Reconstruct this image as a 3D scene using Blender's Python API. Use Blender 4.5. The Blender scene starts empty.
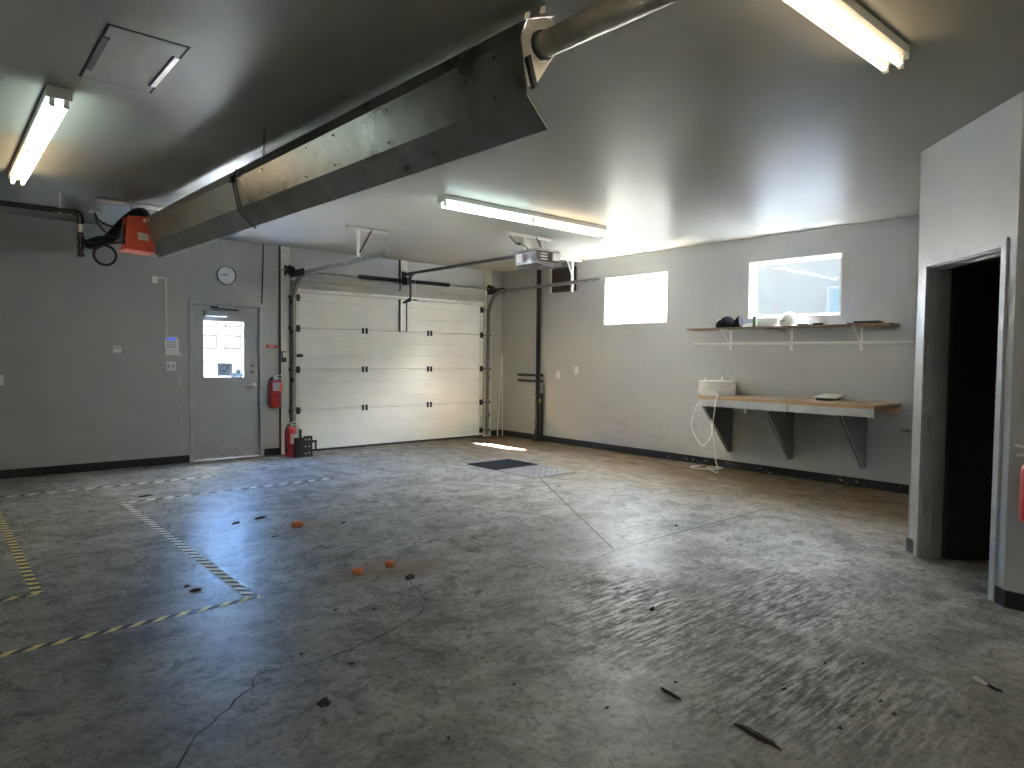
import bpy, bmesh, math, random
from mathutils import Vector, Matrix
random.seed(7)
PI = math.pi
S = bpy.context.scene
COL = S.collection
V = Vector
H = 3.05          # ceiling height

# ------------------------------------------------------------------ materials
def nodes(name):
    m = bpy.data.materials.new(name); m.use_nodes = True
    nt = m.node_tree
    return m, nt, nt.nodes['Principled BSDF']

def N(nt, t, **kw):
    n = nt.nodes.new(t)
    for k, v in kw.items():
        if k in n.inputs: n.inputs[k].default_value = v
        else: setattr(n, k, v)
    return n

def mix(nt, fac, a, b, mode='MIX'):
    n = nt.nodes.new('ShaderNodeMix'); n.data_type = 'RGBA'; n.blend_type = mode
    for s, v in ((0, fac), (6, a), (7, b)):
        if hasattr(v, 'links'): nt.links.new(v, n.inputs[s])
        elif isinstance(v, (tuple, list)): n.inputs[s].default_value = (*v[:3], 1)
        else: n.inputs[s].default_value = v
    return n.outputs[2]

def mth(nt, op, a, b=None, clamp=False):
    n = nt.nodes.new('ShaderNodeMath'); n.operation = op; n.use_clamp = clamp
    for s, v in ((0, a), (1, b)):
        if v is None: continue
        if hasattr(v, 'links'): nt.links.new(v, n.inputs[s])
        else: n.inputs[s].default_value = v
    return n.outputs[0]

def ramp(nt, fac, p0, p1, c0=0.0, c1=1.0):
    n = nt.nodes.new('ShaderNodeMapRange'); n.clamp = True
    nt.links.new(fac, n.inputs[0])
    n.inputs[1].default_value = p0; n.inputs[2].default_value = p1
    n.inputs[3].default_value = c0; n.inputs[4].default_value = c1
    return n.outputs[0]

def noise(nt, scale, detail=4, rough=.55, vec=None, stretch=None, loc=None, dist=0):
    tc = nt.nodes.new('ShaderNodeTexCoord')
    mp = nt.nodes.new('ShaderNodeMapping')
    nt.links.new(tc.outputs['Object'], mp.inputs[0])
    if stretch: mp.inputs['Scale'].default_value = stretch
    if loc: mp.inputs['Location'].default_value = loc
    n = N(nt, 'ShaderNodeTexNoise', Scale=scale, Detail=detail, Roughness=rough, Distortion=dist)
    nt.links.new(mp.outputs[0], n.inputs['Vector'])
    return n.outputs['Fac']

def bump(nt, bsdf, h, strength, dist=.01):
    b = N(nt, 'ShaderNodeBump', Strength=strength, Distance=dist)
    nt.links.new(h, b.inputs['Height']); nt.links.new(b.outputs[0], bsdf.inputs['Normal'])

def mat(name, col, rough=.5, metal=0., vary=.12, scale=8., bmp=0., spec=.5, bscale=None, rvary=.0, emit=None, estr=0.):
    m, nt, b = nodes(name)
    f = noise(nt, scale, 5)
    d = tuple(max(0, c*(1-vary)) for c in col); l = tuple(min(1, c*(1+vary)) for c in col)
    nt.links.new(mix(nt, ramp(nt, f, .3, .7), d, l), b.inputs['Base Color'])
    b.inputs['Metallic'].default_value = metal
    b.inputs['Roughness'].default_value = rough
    if rvary:
        nt.links.new(ramp(nt, f, .3, .7, rough-rvary, rough+rvary), b.inputs['Roughness'])
    b.inputs['Specular IOR Level'].default_value = spec
    if bmp: bump(nt, b, noise(nt, bscale or scale*4, 4), bmp)
    if emit:
        b.inputs['Emission Color'].default_value = (*emit, 1); b.inputs['Emission Strength'].default_value = estr
    return m

def xyz(nt):
    tc = nt.nodes.new('ShaderNodeTexCoord'); s = nt.nodes.new('ShaderNodeSeparateXYZ')
    nt.links.new(tc.outputs['Object'], s.inputs[0]); return s.outputs

def blob(nt, o, cx, cy, r0, r1, sx=1., sy=1., warp=None):
    dx = mth(nt, 'MULTIPLY', mth(nt, 'SUBTRACT', o[0], cx), sx); dy = mth(nt, 'MULTIPLY', mth(nt, 'SUBTRACT', o[1], cy), sy)
    d = mth(nt, 'SQRT', mth(nt, 'ADD', mth(nt, 'MULTIPLY', dx, dx), mth(nt, 'MULTIPLY', dy, dy)))
    if warp is not None: d = mth(nt, 'ADD', d, warp)
    return ramp(nt, d, r0, r1, 1., 0.)

def floor_mat():
    m, nt, b = nodes('sealed_concrete')
    o = xyz(nt)
    big = noise(nt, .55, 6, .6); mid = noise(nt, 2.6, 9, .66, dist=.6); fine = noise(nt, 30, 6, .75); mot = noise(nt, 8, 9, .74, dist=.8)
    grit = noise(nt, 46, 4, .7)
    sw = noise(nt, 6.5, 9, .76, stretch=(.7, 1.35, 1), dist=.7)
    c = mix(nt, ramp(nt, mid, .38, .60), (.115, .111, .105), (.315, .306, .29))
    c = mix(nt, ramp(nt, big, .35, .7, 0, .5), c, (.185, .177, .158))
    c = mix(nt, ramp(nt, sw, .46, .64, 0, .4), c, (.29, .285, .272))
    c = mix(nt, ramp(nt, sw, .52, .36, 0, .3), c, (.085, .083, .08))
    c = mix(nt, ramp(nt, mot, .52, .62, 0, .7), c, (.07, .067, .062))
    c = mix(nt, ramp(nt, mot, .44, .32, 0, .5), c, (.29, .28, .262))
    c = mix(nt, ramp(nt, fine, .54, .64, 0, .75), c, (.06, .057, .052))
    c = mix(nt, ramp(nt, fine, .44, .34, 0, .65), c, (.37, .36, .34))
    c = mix(nt, ramp(nt, grit, .63, .69, 0, .85), c, (.03, .028, .026))
    # tan dirt along the bench side
    w = noise(nt, 1.3, 5, .6); st = noise(nt, 4, 7, .7, stretch=(1.6, .45, 1))
    dirt = mth(nt, 'MULTIPLY', ramp(nt, mth(nt, 'ADD', o[0], mth(nt, 'MULTIPLY', w, 2.2)), -1.75, .1), ramp(nt, st, .25, .6, .35, 1.))
    c = mix(nt, mth(nt, 'MULTIPLY', dirt, .85), c, (.20, .135, .065))
    c = mix(nt, mth(nt, 'MULTIPLY', dirt, ramp(nt, st, .5, .66, 0, .6)), c, (.075, .052, .03))
    # foreground shade laid into the floor colour, with an uneven edge
    near_shade = mth(nt, 'MAXIMUM', blob(nt, o, -6.2, -8.9, .9, 2.6, .8, 1., mth(nt, 'MULTIPLY', mth(nt, 'SUBTRACT', mid, .5), 2.2)), blob(nt, o, -7.9, -6.9, .6, 2.2, 1, .7, mth(nt, 'MULTIPLY', mth(nt, 'SUBTRACT', big, .5), 2.2)))
    c = mix(nt, mth(nt, 'MULTIPLY', near_shade, .4), c, (.07, .066, .056))
    # rust around the orange caps
    for (x, y, r) in ((-5.79, -4.2, .34), (-5.87, -5.68, .40), (-5.6, -5.8, .25)):
        bl = blob(nt, o, x, y, .02, r, 1, 1.4, mth(nt, 'MULTIPLY', mth(nt, 'SUBTRACT', mot, .5), .35))
        c = mix(nt, mth(nt, 'MULTIPLY', bl, .6), c, (.19, .115, .06))
    # scraped strips where the floor is gouged along one direction
    scr = noise(nt, 15, 9, .75, stretch=(.36, 2.4, 1), dist=.4)
    wq = mth(nt, 'MULTIPLY', mth(nt, 'SUBTRACT', big, .5), 1.1)
    msk = mth(nt, 'MAXIMUM', blob(nt, o, -5.0, -7.35, .25, .85, 1.1, .8, wq), blob(nt, o, -4.35, -7.75, .3, 1.0, .85, 1.15, wq))
    msk = mth(nt, 'MAXIMUM', msk, blob(nt, o, -5.15, -8.35, .1, .8, 1.0, 1.0, wq))
    sc = mth(nt, 'MULTIPLY', msk, ramp(nt, scr, .485, .585))
    pale = mth(nt, 'MULTIPLY', msk, ramp(nt, scr, .47, .40))
    c = mix(nt, mth(nt, 'MULTIPLY', sc, .8), c, (.05, .047, .044))
    c = mix(nt, mth(nt, 'MULTIPLY', pale, .6), c, (.36, .35, .335))
    c = mix(nt, 1., c, (1.24, 1.22, 1.19), 'MULTIPLY')
    nt.links.new(c, b.inputs['Base Color'])
    r = mth(nt, 'ADD', ramp(nt, mid, .3, .7, .33, .42), mth(nt, 'MULTIPLY', sc, .22))
    r = mth(nt, 'ADD', r, mth(nt, 'MULTIPLY', dirt, .30))
    r = mth(nt, 'ADD', r, ramp(nt, mot, .5, .7, 0, .12))
    nt.links.new(r, b.inputs['Coat Roughness']); b.inputs['Roughness'].default_value = .7
    b.inputs['Specular IOR Level'].default_value = .0
    wgt = mth(nt, 'MULTIPLY', mth(nt, 'SUBTRACT', 1., mth(nt, 'MULTIPLY', dirt, .6)), ramp(nt, fine, .5, .7, FLOOR_COAT, FLOOR_COAT*.6))
    nt.links.new(wgt, b.inputs['Coat Weight'])
    h = mth(nt, 'ADD', mth(nt, 'MULTIPLY', fine, .10), mth(nt, 'MULTIPLY', mot, .16))
    h = mth(nt, 'SUBTRACT', h, mth(nt, 'MULTIPLY', sc, .85))
    h = mth(nt, 'ADD', h, mth(nt, 'MULTIPLY', sw, .10))
    bump(nt, b, h, .36, .012); nt.links.new(b.inputs['Normal'].links[0].from_socket, b.inputs['Coat Normal'])
    return m

def ceiling_mat():
    m, nt, b = nodes('semi_gloss_ceiling_paint')
    c = mix(nt, ramp(nt, noise(nt, 1.2, 4), .3, .7), CEIL_D, CEIL_L)
    nt.links.new(c, b.inputs['Base Color'])
    b.inputs['Roughness'].default_value = .6; b.inputs['Specular IOR Level'].default_value = .0
    b.inputs['Coat Weight'].default_value = CEIL_COAT; b.inputs['Coat Roughness'].default_value = .33
    h = mth(nt, 'ADD', mth(nt, 'MULTIPLY', noise(nt, 1.6, 3, .5, stretch=(1, .35, 1)), 1.), mth(nt, 'MULTIPLY', noise(nt, 40, 3), .03))
    bump(nt, b, h, .025, .05); nt.links.new(b.inputs['Normal'].links[0].from_socket, b.inputs['Coat Normal'])
    return m

def wall_mat():
    m, nt, b = nodes('grey_wall_paint')
    o = xyz(nt)
    c = mix(nt, ramp(nt, noise(nt, .9, 5), .3, .7), (.395, .395, .388), (.43, .432, .428))
    sm = mth(nt, 'MULTIPLY', ramp(nt, noise(nt, 2.6, 6, .65, stretch=(1, 1, 2.6)), .52, .74), ramp(nt, o[2], .2, 1.5, 1, 0))
    c = mix(nt, mth(nt, 'MULTIPLY', sm, .35), c, (.24, .235, .225))
    sp = mth(nt, 'MULTIPLY', ramp(nt, noise(nt, 22, 3, .6, stretch=(.25, .25, 1.6)), .72, .80), ramp(nt, o[2], .5, 1.1, 1, 0))
    c = mix(nt, mth(nt, 'MULTIPLY', sp, .35), c, (.55, .55, .54))
    nt.links.new(c, b.inputs['Base Color'])
    b.inputs['Roughness'].default_value = .42
    bump(nt, b, noise(nt, 55, 3), .06, .01)
    return m

def steel_door_mat():
    m, nt, b = nodes('grey_steel_door_paint')
    o = xyz(nt)
    low = ramp(nt, mth(nt, 'ADD', o[2], mth(nt, 'MULTIPLY', mth(nt, 'SUBTRACT', noise(nt, 5, 5), .5), .5)), -.05, .42, 1, 0)
    c = mix(nt, ramp(nt, noise(nt, 3, 5), .3, .7), (.37, .38, .38), (.42, .43, .43))
    c = mix(nt, mth(nt, 'MULTIPLY', low, .5), c, (.36, .36, .345))
    sp = mth(nt, 'MULTIPLY', ramp(nt, noise(nt, 26, 5, .8), .55, .61), low)
    c = mix(nt, mth(nt, 'MULTIPLY', sp, .9), c, (.03, .03, .028))
    nt.links.new(c, b.inputs['Base Color']); b.inputs['Roughness'].default_value = .45
    return m

def wood_mat(name, c0, c1, axis=1, rough=.45):
    m, nt, b = nodes(name)
    st = [9, 9, 9]; st[axis] = .8
    f = noise(nt, 3.0, 6, .6, stretch=st, dist=.6)
    nt.links.new(mix(nt, ramp(nt, f, .3, .7), c0, c1), b.inputs['Base Color'])
    b.inputs['Roughness'].default_value = rough
    bump(nt, b, f, .08, .004)
    return m

def glass_mat():
    m = bpy.data.materials.new('window_glass'); m.use_nodes = True
    nt = m.node_tree; nt.nodes.clear()
    out = nt.nodes.new('ShaderNodeOutputMaterial'); t = nt.nodes.new('ShaderNodeBsdfTransparent'); g = nt.nodes.new('ShaderNodeBsdfGlossy')
    t.inputs[0].default_value = (.97, .985, .98, 1); g.inputs['Roughness'].default_value = .02
    fr = N(nt, 'ShaderNodeFresnel', IOR=1.45); mx = nt.nodes.new('ShaderNodeMixShader')
    # the faint unevenness of an old pane
    bp = N(nt, 'ShaderNodeBump', Strength=.02, Distance=.01)
    nt.links.new(noise(nt, 3, 2), bp.inputs['Height']); nt.links.new(bp.outputs[0], g.inputs['Normal'])
    ge = nt.nodes.new('ShaderNodeNewGeometry'); nt.links.new(mth(nt, 'MULTIPLY', fr.outputs[0], mth(nt, 'MULTIPLY', mth(nt, 'SUBTRACT', 1., ge.outputs['Backfacing']), .35)), mx.inputs[0]); nt.links.new(t.outputs[0], mx.inputs[1]); nt.links.new(g.outputs[0], mx.inputs[2])
    nt.links.new(mx.outputs[0], out.inputs[0])
    return m

def emit_mat(name, col, strength):
    m, nt, b = nodes(name)
    b.inputs['Base Color'].default_value = (.9, .9, .9, 1); b.inputs['Roughness'].default_value = .3
    o = noise(nt, 2, 2)
    b.inputs['Emission Color'].default_value = (*col, 1)
    nt.links.new(ramp(nt, o, .2, .8, strength*.97, strength*1.03), b.inputs['Emission Strength'])
    return m

CEIL_COAT, FLOOR_COAT = .14, .275
CEIL_D, CEIL_L = (.318, .306, .27), (.332, .32, .283)
TUBE_A, TUBE_B, TUBE_C, TUBE_FILL, SKY, SUN = 14., 28., 7., 65., 112., 720.
M = {}
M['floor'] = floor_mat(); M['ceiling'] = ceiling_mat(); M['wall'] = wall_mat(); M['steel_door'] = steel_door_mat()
M['glass'] = glass_mat()
M['base'] = mat('black_rubber_base', (.012, .012, .013), .45)
M['scuff'] = mat('paint_scuff', (.46, .455, .44), .6)
M['chip'] = mat('bare_paint_chip', (.58, .57, .54), .7)
M['frame'] = mat('grey_door_frame_paint', (.40, .41, .42), .38)
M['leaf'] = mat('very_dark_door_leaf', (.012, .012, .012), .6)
M['frame_light'] = mat('pale_grey_frame_paint', (.41, .41, .415), .35)
M['jamb_dark'] = mat('dark_grey_door_paint', (.34, .335, .325), .45)
M['white_trim'] = mat('white_window_trim', (.80, .80, .76), .4, vary=.04)
M['cream'] = mat('cream_board_paint', (.60, .585, .52), .5, vary=.07)
M['header'] = wood_mat('cream_header_board', (.33, .315, .27), (.43, .41, .36), 0)
M['gdoor'] = mat('white_steel_garage_panel', (.77, .77, .745), .4, vary=.03, scale=3, bmp=.03, bscale=60)
M['galv'] = mat('galvanised_steel', (.30, .295, .28), .4, .8, .22, 14)
M['galv_pale'] = mat('pale_galvanised_steel', (.72, .71, .67), .42, .35, .08, 14)
M['alu'] = mat('aluminised_sheet', (.30, .285, .262), .34, .9, .30, 3.4, .05, bscale=5, rvary=.09)
M['alu_dull'] = mat('weathered_aluminised_sheet', (.27, .27, .265), .5, .55, .12, 3, .05, bscale=6)
M['alu_bright'] = mat('bright_aluminised_plate', (.80, .76, .68), .35, .5, .1, 9)
M['rust_tube'] = mat('heat_stained_steel_tube', (.36, .32, .27), .45, .35, .35, 7)
M['black'] = mat('black_painted_steel', (.016, .016, .017), .42)
M['blackmatte'] = mat('black_rubber', (.012, .012, .012), .6)
M['darksteel'] = mat('dark_oiled_steel', (.05, .048, .046), .4, .6)
M['red'] = mat('red_enamel', (.52, .03, .03), .3, vary=.1)
M['burner'] = mat('orange_red_powder_coat', (.62, .085, .04), .42, vary=.12)
M['orange'] = mat('orange_plastic_tag', (.85, .17, .03), .5)
M['cap'] = mat('orange_cap_plastic', (.68, .19, .06), .55, vary=.2, scale=30)
M['white'] = mat('white_plastic', (.78, .78, .76), .4, vary=.03)
M['offwhite'] = mat('white_enamelled_steel', (.70, .69, .64), .35, vary=.04)
M['bright'] = mat('bright_white_enamel', (.93, .93, .92), .3, vary=.02)
M['paper'] = mat('white_paper', (.80, .80, .78), .7, vary=.03)
M['label'] = mat('pale_label', (.62, .58, .52), .5)
M['pink'] = mat('pale_pink_sticker', (.66, .36, .33), .5)
M['lcd'] = mat('blue_lit_display', (.05, .08, .4), .3, emit=(.15, .25, 1.), estr=.75)
M['grey_key'] = mat('grey_keys', (.45, .45, .46), .5)
M['bench'] = wood_mat('oiled_plywood_top', (.40, .24, .12), (.56, .37, .20), 1, .38)
M['shelf'] = wood_mat('brown_shelf_board', (.17, .10, .06), (.27, .16, .095), 1, .5)
M['apron'] = mat('grey_painted_apron', (.46, .465, .48), .45)
M['bracket'] = mat('grey_painted_plywood', (.19, .19, .185), .5)
M['navy'] = mat('dark_navy_fabric', (.010, .010, .016), .75, spec=.15, bmp=.15, bscale=30)
M['hat'] = mat('white_hard_hat_plastic', (.70, .68, .62), .35, vary=.04)
M['green'] = mat('green_can_paint', (.10, .17, .09), .4)
M['wire'] = mat('white_cable_sheath', (.90, .89, .86), .45, vary=.05, scale=40)
M['yellow'] = mat('yellow_tape', (.66, .54, .20), .65, vary=.2, scale=25)
M['tape_black'] = mat('black_tape', (.035, .033, .032), .6, vary=.4, scale=20)
M['tape_worn'] = mat('worn_cream_tape', (.72, .68, .56), .7, vary=.3, scale=26, spec=.1)
M['tape_grey'] = mat('worn_grey_tape', (.085, .082, .078), .7, vary=.3, scale=26, spec=.1)
M['tape_tan'] = mat('faded_tan_tape', (.33, .30, .23), .7, vary=.3, scale=22, spec=.1)
M['joint'] = mat('dark_joint_filler', (.028, .026, .024), .8)
M['joint_tan'] = mat('tan_joint_filler', (.22, .165, .10), .8)
M['grate_dark'] = mat('black_grating_steel', (.030, .027, .027), .6, .3, .3, 20)
M['plate'] = mat('worn_steel_cover_plate', (.20, .185, .18), .5, .2, .25, 9, .1, bscale=30)
M['debris'] = mat('dark_dirt_clod', (.018, .016, .013), .9, vary=.4, scale=40)
M['brownbits'] = mat('brown_wood_splinter', (.06, .047, .036), .8, vary=.4, scale=30)
M['vent'] = mat('brown_vent_enamel', (.085, .06, .055), .5)
M['hatch'] = mat('grey_hatch_paint', (.30, .285, .245), .6, vary=.06, spec=.08)
M['gap'] = mat('dark_hatch_gap', (.010, .010, .010), .8)
M['chrome'] = mat('bright_metal_strip', (.85, .82, .75), .3, .4)
M['clockface'] = mat('clock_dial', (.55, .56, .56), .25, vary=.04)
M['signblue'] = mat('pale_blue_sign_print', (.42, .50, .62), .5, vary=.05)
M['signink'] = mat('dark_teal_print', (.06, .13, .22), .5)
M['redsign'] = mat('red_sign_print', (.55, .03, .05), .4)
M['opener_grey'] = mat('dark_grey_opener_plastic', (.10, .10, .105), .45)
M['lens'] = mat('opener_light_lens', (.42, .42, .45), .25)
for k_, v_ in (('a', TUBE_A), ('b', TUBE_B), ('c', TUBE_C), ('d', TUBE_FILL)):
    M['cool_'+k_] = emit_mat('cool_white_tube', (.80, 1., .96), v_); M['warm_'+k_] = emit_mat('warm_white_tube', (1., .82, .55), v_)
M['snow'] = mat('trodden_snow', (.80, .82, .84), .8, vary=.05, scale=.5, bmp=.3, bscale=3)
M['gravel'] = mat('snowy_gravel', (.15, .145, .13), .9, vary=.3, scale=6)
M['trodden'] = mat('trodden_alley_snow', (.40, .385, .345), .9, vary=.15, scale=4)
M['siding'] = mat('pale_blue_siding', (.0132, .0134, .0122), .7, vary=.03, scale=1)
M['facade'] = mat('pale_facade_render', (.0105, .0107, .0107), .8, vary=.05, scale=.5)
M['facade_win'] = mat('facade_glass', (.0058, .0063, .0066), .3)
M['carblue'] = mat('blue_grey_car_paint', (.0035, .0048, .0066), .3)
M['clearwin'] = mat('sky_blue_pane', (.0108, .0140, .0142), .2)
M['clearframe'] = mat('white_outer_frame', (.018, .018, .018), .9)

# ------------------------------------------------------------------ geometry
class MB:
    """collects faces (world coordinates) of one mesh; each face keeps a material slot"""
    def __init__(s): s.v = []; s.f = []; s.m = []; s.sm = []
    def add(s, vs, fs, mi=0, smooth=False):
        b = len(s.v); s.v += [tuple(x) for x in vs]
        for f in fs: s.f.append([b+i for i in f]); s.m.append(mi); s.sm.append(smooth)
        return s
    def box(s, x0, x1, y0, y1, z0, z1, mi=0):
        x0, x1 = sorted((x0, x1)); y0, y1 = sorted((y0, y1)); z0, z1 = sorted((z0, z1))
        return s.add([(x0,y0,z0),(x1,y0,z0),(x1,y1,z0),(x0,y1,z0),(x0,y0,z1),(x1,y0,z1),(x1,y1,z1),(x0,y1,z1)],
              [(3,2,1,0),(4,5,6,7),(0,1,5,4),(1,2,6,5),(2,3,7,6),(3,0,4,7)], mi)
    def obox(s, o, ax, ay, az, mi=0):
        """box from a corner and three edge vectors"""
        o, ax, ay, az = V(o), V(ax), V(ay), V(az)
        if ax.cross(ay).dot(az) < 0: ax, ay = ay, ax
        return s.add([o, o+ax, o+ax+ay, o+ay, o+az, o+ax+az, o+ax+ay+az, o+ay+az],
              [(3,2,1,0),(4,5,6,7),(0,1,5,4),(1,2,6,5),(2,3,7,6),(3,0,4,7)], mi)
    def prism(s, poly, vec, mi=0):
        """extrude a planar polygon (3-D points) along vec"""
        p = [V(a) for a in poly]; vec = V(vec); n = len(p)
        nn = V((0,0,0))
        for i in range(n): nn += p[i].cross(p[(i+1) % n])
        if nn.dot(vec) > 0: p.reverse()
        vs = p + [a+vec for a in p]
        return s.add(vs, [tuple(range(n)), tuple(range(2*n-1, n-1, -1))] + [((i+1) % n, i, n+i, n+(i+1) % n) for i in range(n)], mi)
    def tube(s, path, r, seg=12, mi=0, cap=True, rads=None):
        p = [V(a) for a in path]; n = len(p)
        T = []
        for i in range(n):
            a = p[min(i+1, n-1)] - p[max(i-1, 0)]
            T.append(a.normalized() if a.length > 1e-9 else V((0,0,1)))
        ref = V((0,0,1)) if abs(T[0].z) < .9 else V((1,0,0))
        nrm = (ref - T[0]*ref.dot(T[0])).normalized()
        vs = []
        for i in range(n):
            nrm = nrm - T[i]*nrm.dot(T[i]); nrm.normalize()
            bn = T[i].cross(nrm); rr = rads[i] if rads else r
            for k in range(seg):
                a = 2*PI*k/seg
                vs.append(p[i] + (nrm*math.cos(a) + bn*math.sin(a))*rr)
        fs = [(i*seg+k, i*seg+(k+1) % seg, (i+1)*seg+(k+1) % seg, (i+1)*seg+k) for i in range(n-1) for k in range(seg)]
        s.add(vs, fs, mi, True)
        if cap:
            s.add(vs[:seg], [tuple(range(seg-1, -1, -1))], mi); s.add(vs[-seg:], [tuple(range(seg))], mi)
        return s
    def lathe(s, c, prof, axis='Z', seg=28, mi=0):
        """prof: (radius, along-axis) pairs from start to end"""
        A = {'X': V((1,0,0)), 'Y': V((0,1,0)), 'Z': V((0,0,1))}[axis] if isinstance(axis, str) else V(axis).normalized()
        c = V(c); return s.tube_profile(c, A, prof, seg, mi)
    def tube_profile(s, c, A, prof, seg, mi):
        ref = V((1,0,0)) if abs(A.x) < .9 else V((0,1,0))
        u = (ref - A*ref.dot(A)).normalized(); w = A.cross(u)
        vs = [c + A*h + (u*math.cos(2*PI*k/seg) + w*math.sin(2*PI*k/seg))*max(r, 1e-4) for r, h in prof for k in range(seg)]
        n = len(prof)
        s.add(vs, [(i*seg+k, i*seg+(k+1) % seg, (i+1)*seg+(k+1) % seg, (i+1)*seg+k) for i in range(n-1) for k in range(seg)], mi, True)
        s.add(vs[:seg], [tuple(range(seg-1, -1, -1))], mi); s.add(vs[-seg:], [tuple(range(seg))], mi)
        return s
    def sweep(s, path, prof, B, mi=0, closed=True):
        """sweep a 2-D profile (n, b) along a planar path with fixed binormal B"""
        p = [V(a) for a in path]; n = len(p); B = V(B).normalized(); vs = []; k = len(prof)
        for i in range(n):
            T = (p[min(i+1, n-1)] - p[max(i-1, 0)]).normalized(); Nn = B.cross(T)
            for a, b in prof: vs.append(p[i] + Nn*a + B*b)
        e = k if closed else k-1
        s.add(vs, [(i*k+j, i*k+(j+1) % k, (i+1)*k+(j+1) % k, (i+1)*k+j) for i in range(n-1) for j in range(e)], mi)
        if closed:
            s.add(vs[:k], [tuple(range(k-1, -1, -1))], mi); s.add(vs[-k:], [tuple(range(k))], mi)
        return s

ORG = {}
def link(name, mb, mats, parent=None, origin=None, bevel=0., smooth=False):
    o0 = ORG[parent.name] if parent is not None else V(origin if origin is not None else (0,0,0))
    me = bpy.data.meshes.new(name)
    me.from_pydata([V(v)-o0 for v in mb.v], [], mb.f); me.update()
    if not isinstance(mats, (list, tuple)): mats = [mats]
    for m in mats: me.materials.append(M[m])
    me.polygons.foreach_set('material_index', mb.m)
    me.polygons.foreach_set('use_smooth', mb.sm)
    bm = bmesh.new(); bm.from_mesh(me)
    bmesh.ops.remove_doubles(bm, verts=bm.verts, dist=1e-5)
    bmesh.ops.recalc_face_normals(bm, faces=bm.faces)
    bm.to_mesh(me); bm.free()
    ob = bpy.data.objects.new(name, me); COL.objects.link(ob)
    if parent is not None: ob.parent = parent
    else: ob.location = o0
    ORG[ob.name] = o0
    if any(mb.sm):
        try: me.set_sharp_from_angle(angle=math.radians(40))
        except Exception: pass
    if bevel:
        b = ob.modifiers.new('soft edge', 'BEVEL'); b.width = bevel; b.segments = 2; b.limit_method = 'ANGLE'
    return ob

def tag(o, label=None, cat=None, group=None, kind=None):
    if label: o['label'] = label
    if cat: o['category'] = cat
    if group: o['group'] = group
    if kind: o['kind'] = kind
    return o

def thing(name, origin, label, cat, group=None, kind=None):
    o = bpy.data.objects.new(name, None); o.empty_display_size = .1; COL.objects.link(o); o.location = origin
    ORG[o.name] = V(origin); return tag(o, label, cat, group, kind)

def struct(name, mb, mats, label=None, cat=None):
    return tag(link(name, mb, mats), label, cat, None, 'structure')

def grid_wall(mb, u0, u1, z0, z1, holes, fn):
    """rectangles around holes; fn(u0,u1,z0,z1) adds one box"""
    us = sorted({u0, u1, *[h[0] for h in holes], *[h[1] for h in holes]}); zs = sorted({z0, z1, *[h[2] for h in holes], *[h[3] for h in holes]})
    for i in range(len(us)-1):
        for j in range(len(zs)-1):
            cu, cz = (us[i]+us[i+1])/2, (zs[j]+zs[j+1])/2
            if not any(h[0] < cu < h[1] and h[2] < cz < h[3] for h in holes): fn(us[i], us[i+1], zs[j], zs[j+1])

def arc(c, r, a0, a1, n, u, w):
    c, u, w = V(c), V(u), V(w)
    return [c + u*r*math.cos(a0+(a1-a0)*i/n) + w*r*math.sin(a0+(a1-a0)*i/n) for i in range(n+1)]

def smooth_path(pts, n=8):
    """Catmull-Rom through pts"""
    p = [V(a) for a in pts]; p = [2*p[0]-p[1]] + p + [2*p[-1]-p[-2]]; out = []
    for i in range(1, len(p)-2):
        for k in range(n):
            t = k/n
            out.append(.5*((2*p[i]) + (p[i+1]-p[i-1])*t + (2*p[i-1]-5*p[i]+4*p[i+1]-p[i+2])*t*t + (3*p[i]-p[i-1]-3*p[i+1]+p[i+2])*t**3))
    out.append(p[-2]); return out

# ------------------------------------------------------------------ camera
f_px, yaw, pitch, roll = 676.094, 0.712793, 0.03973, -0.009892
C = V((-8.1595, -9.7335, 1.4666))
cy, sy, cp, sp, cr, sr = math.cos(yaw), math.sin(yaw), math.cos(pitch), math.sin(pitch), math.cos(roll), math.sin(roll)
fw = V((sy*cp, cy*cp, -sp)); rt = V((cy, -sy, 0)); dn = fw.cross(rt)
rt, dn = rt*cr + dn*sr, dn*cr - rt*sr
cam = bpy.data.cameras.new('camera'); co = bpy.data.objects.new('camera', cam); COL.objects.link(co)
co.matrix_world = Matrix(((rt.x, -dn.x, -fw.x, C.x), (rt.y, -dn.y, -fw.y, C.y), (rt.z, -dn.z, -fw.z, C.z), (0,0,0,1)))
cam.sensor_width = 36; cam.sensor_fit = 'HORIZONTAL'; cam.lens = f_px/1024*36; cam.clip_start = .05; cam.clip_end = 300
S.camera = co

# ------------------------------------------------------------------ the room
A2, B2 = V((-2.43, -7.82, 0)), V((-3.30, -8.65, 0))            # the slanted wall with the doorway
T2 = (B2-A2).normalized(); L2 = (B2-A2).length; IN2 = V((.69, -.7238, 0)).normalized()   # IN2 points into the closet
XL, YF = -10.6, -13.0

def strip(mb, pts, w, z=.0006, mi=1, jag=0.):
    P = [V((x, y, 0)) for x, y in pts]
    if jag:
        Q = []
        for a, b in zip(P, P[1:]):
            n = max(2, int((b-a).length/.05)); d = V((-(b-a).y, (b-a).x, 0)).normalized()
            for k in range(n): Q.append(a+(b-a)*k/n + d*random.uniform(-jag, jag)*(1 if k else .3))
        P = Q + [P[-1]]
    vs = []
    for i, q in enumerate(P):
        t = (P[min(i+1, len(P)-1)]-P[max(i-1, 0)]).normalized(); d = V((-t.y, t.x, 0))
        ww = w*(random.uniform(.45, 1.3) if jag else 1)
        vs += [q+d*ww/2+V((0,0,z)), q-d*ww/2+V((0,0,z))]
    mb.add(vs, [(2*i, 2*i+1, 2*i+3, 2*i+2) for i in range(len(P)-1)], mi)

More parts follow.
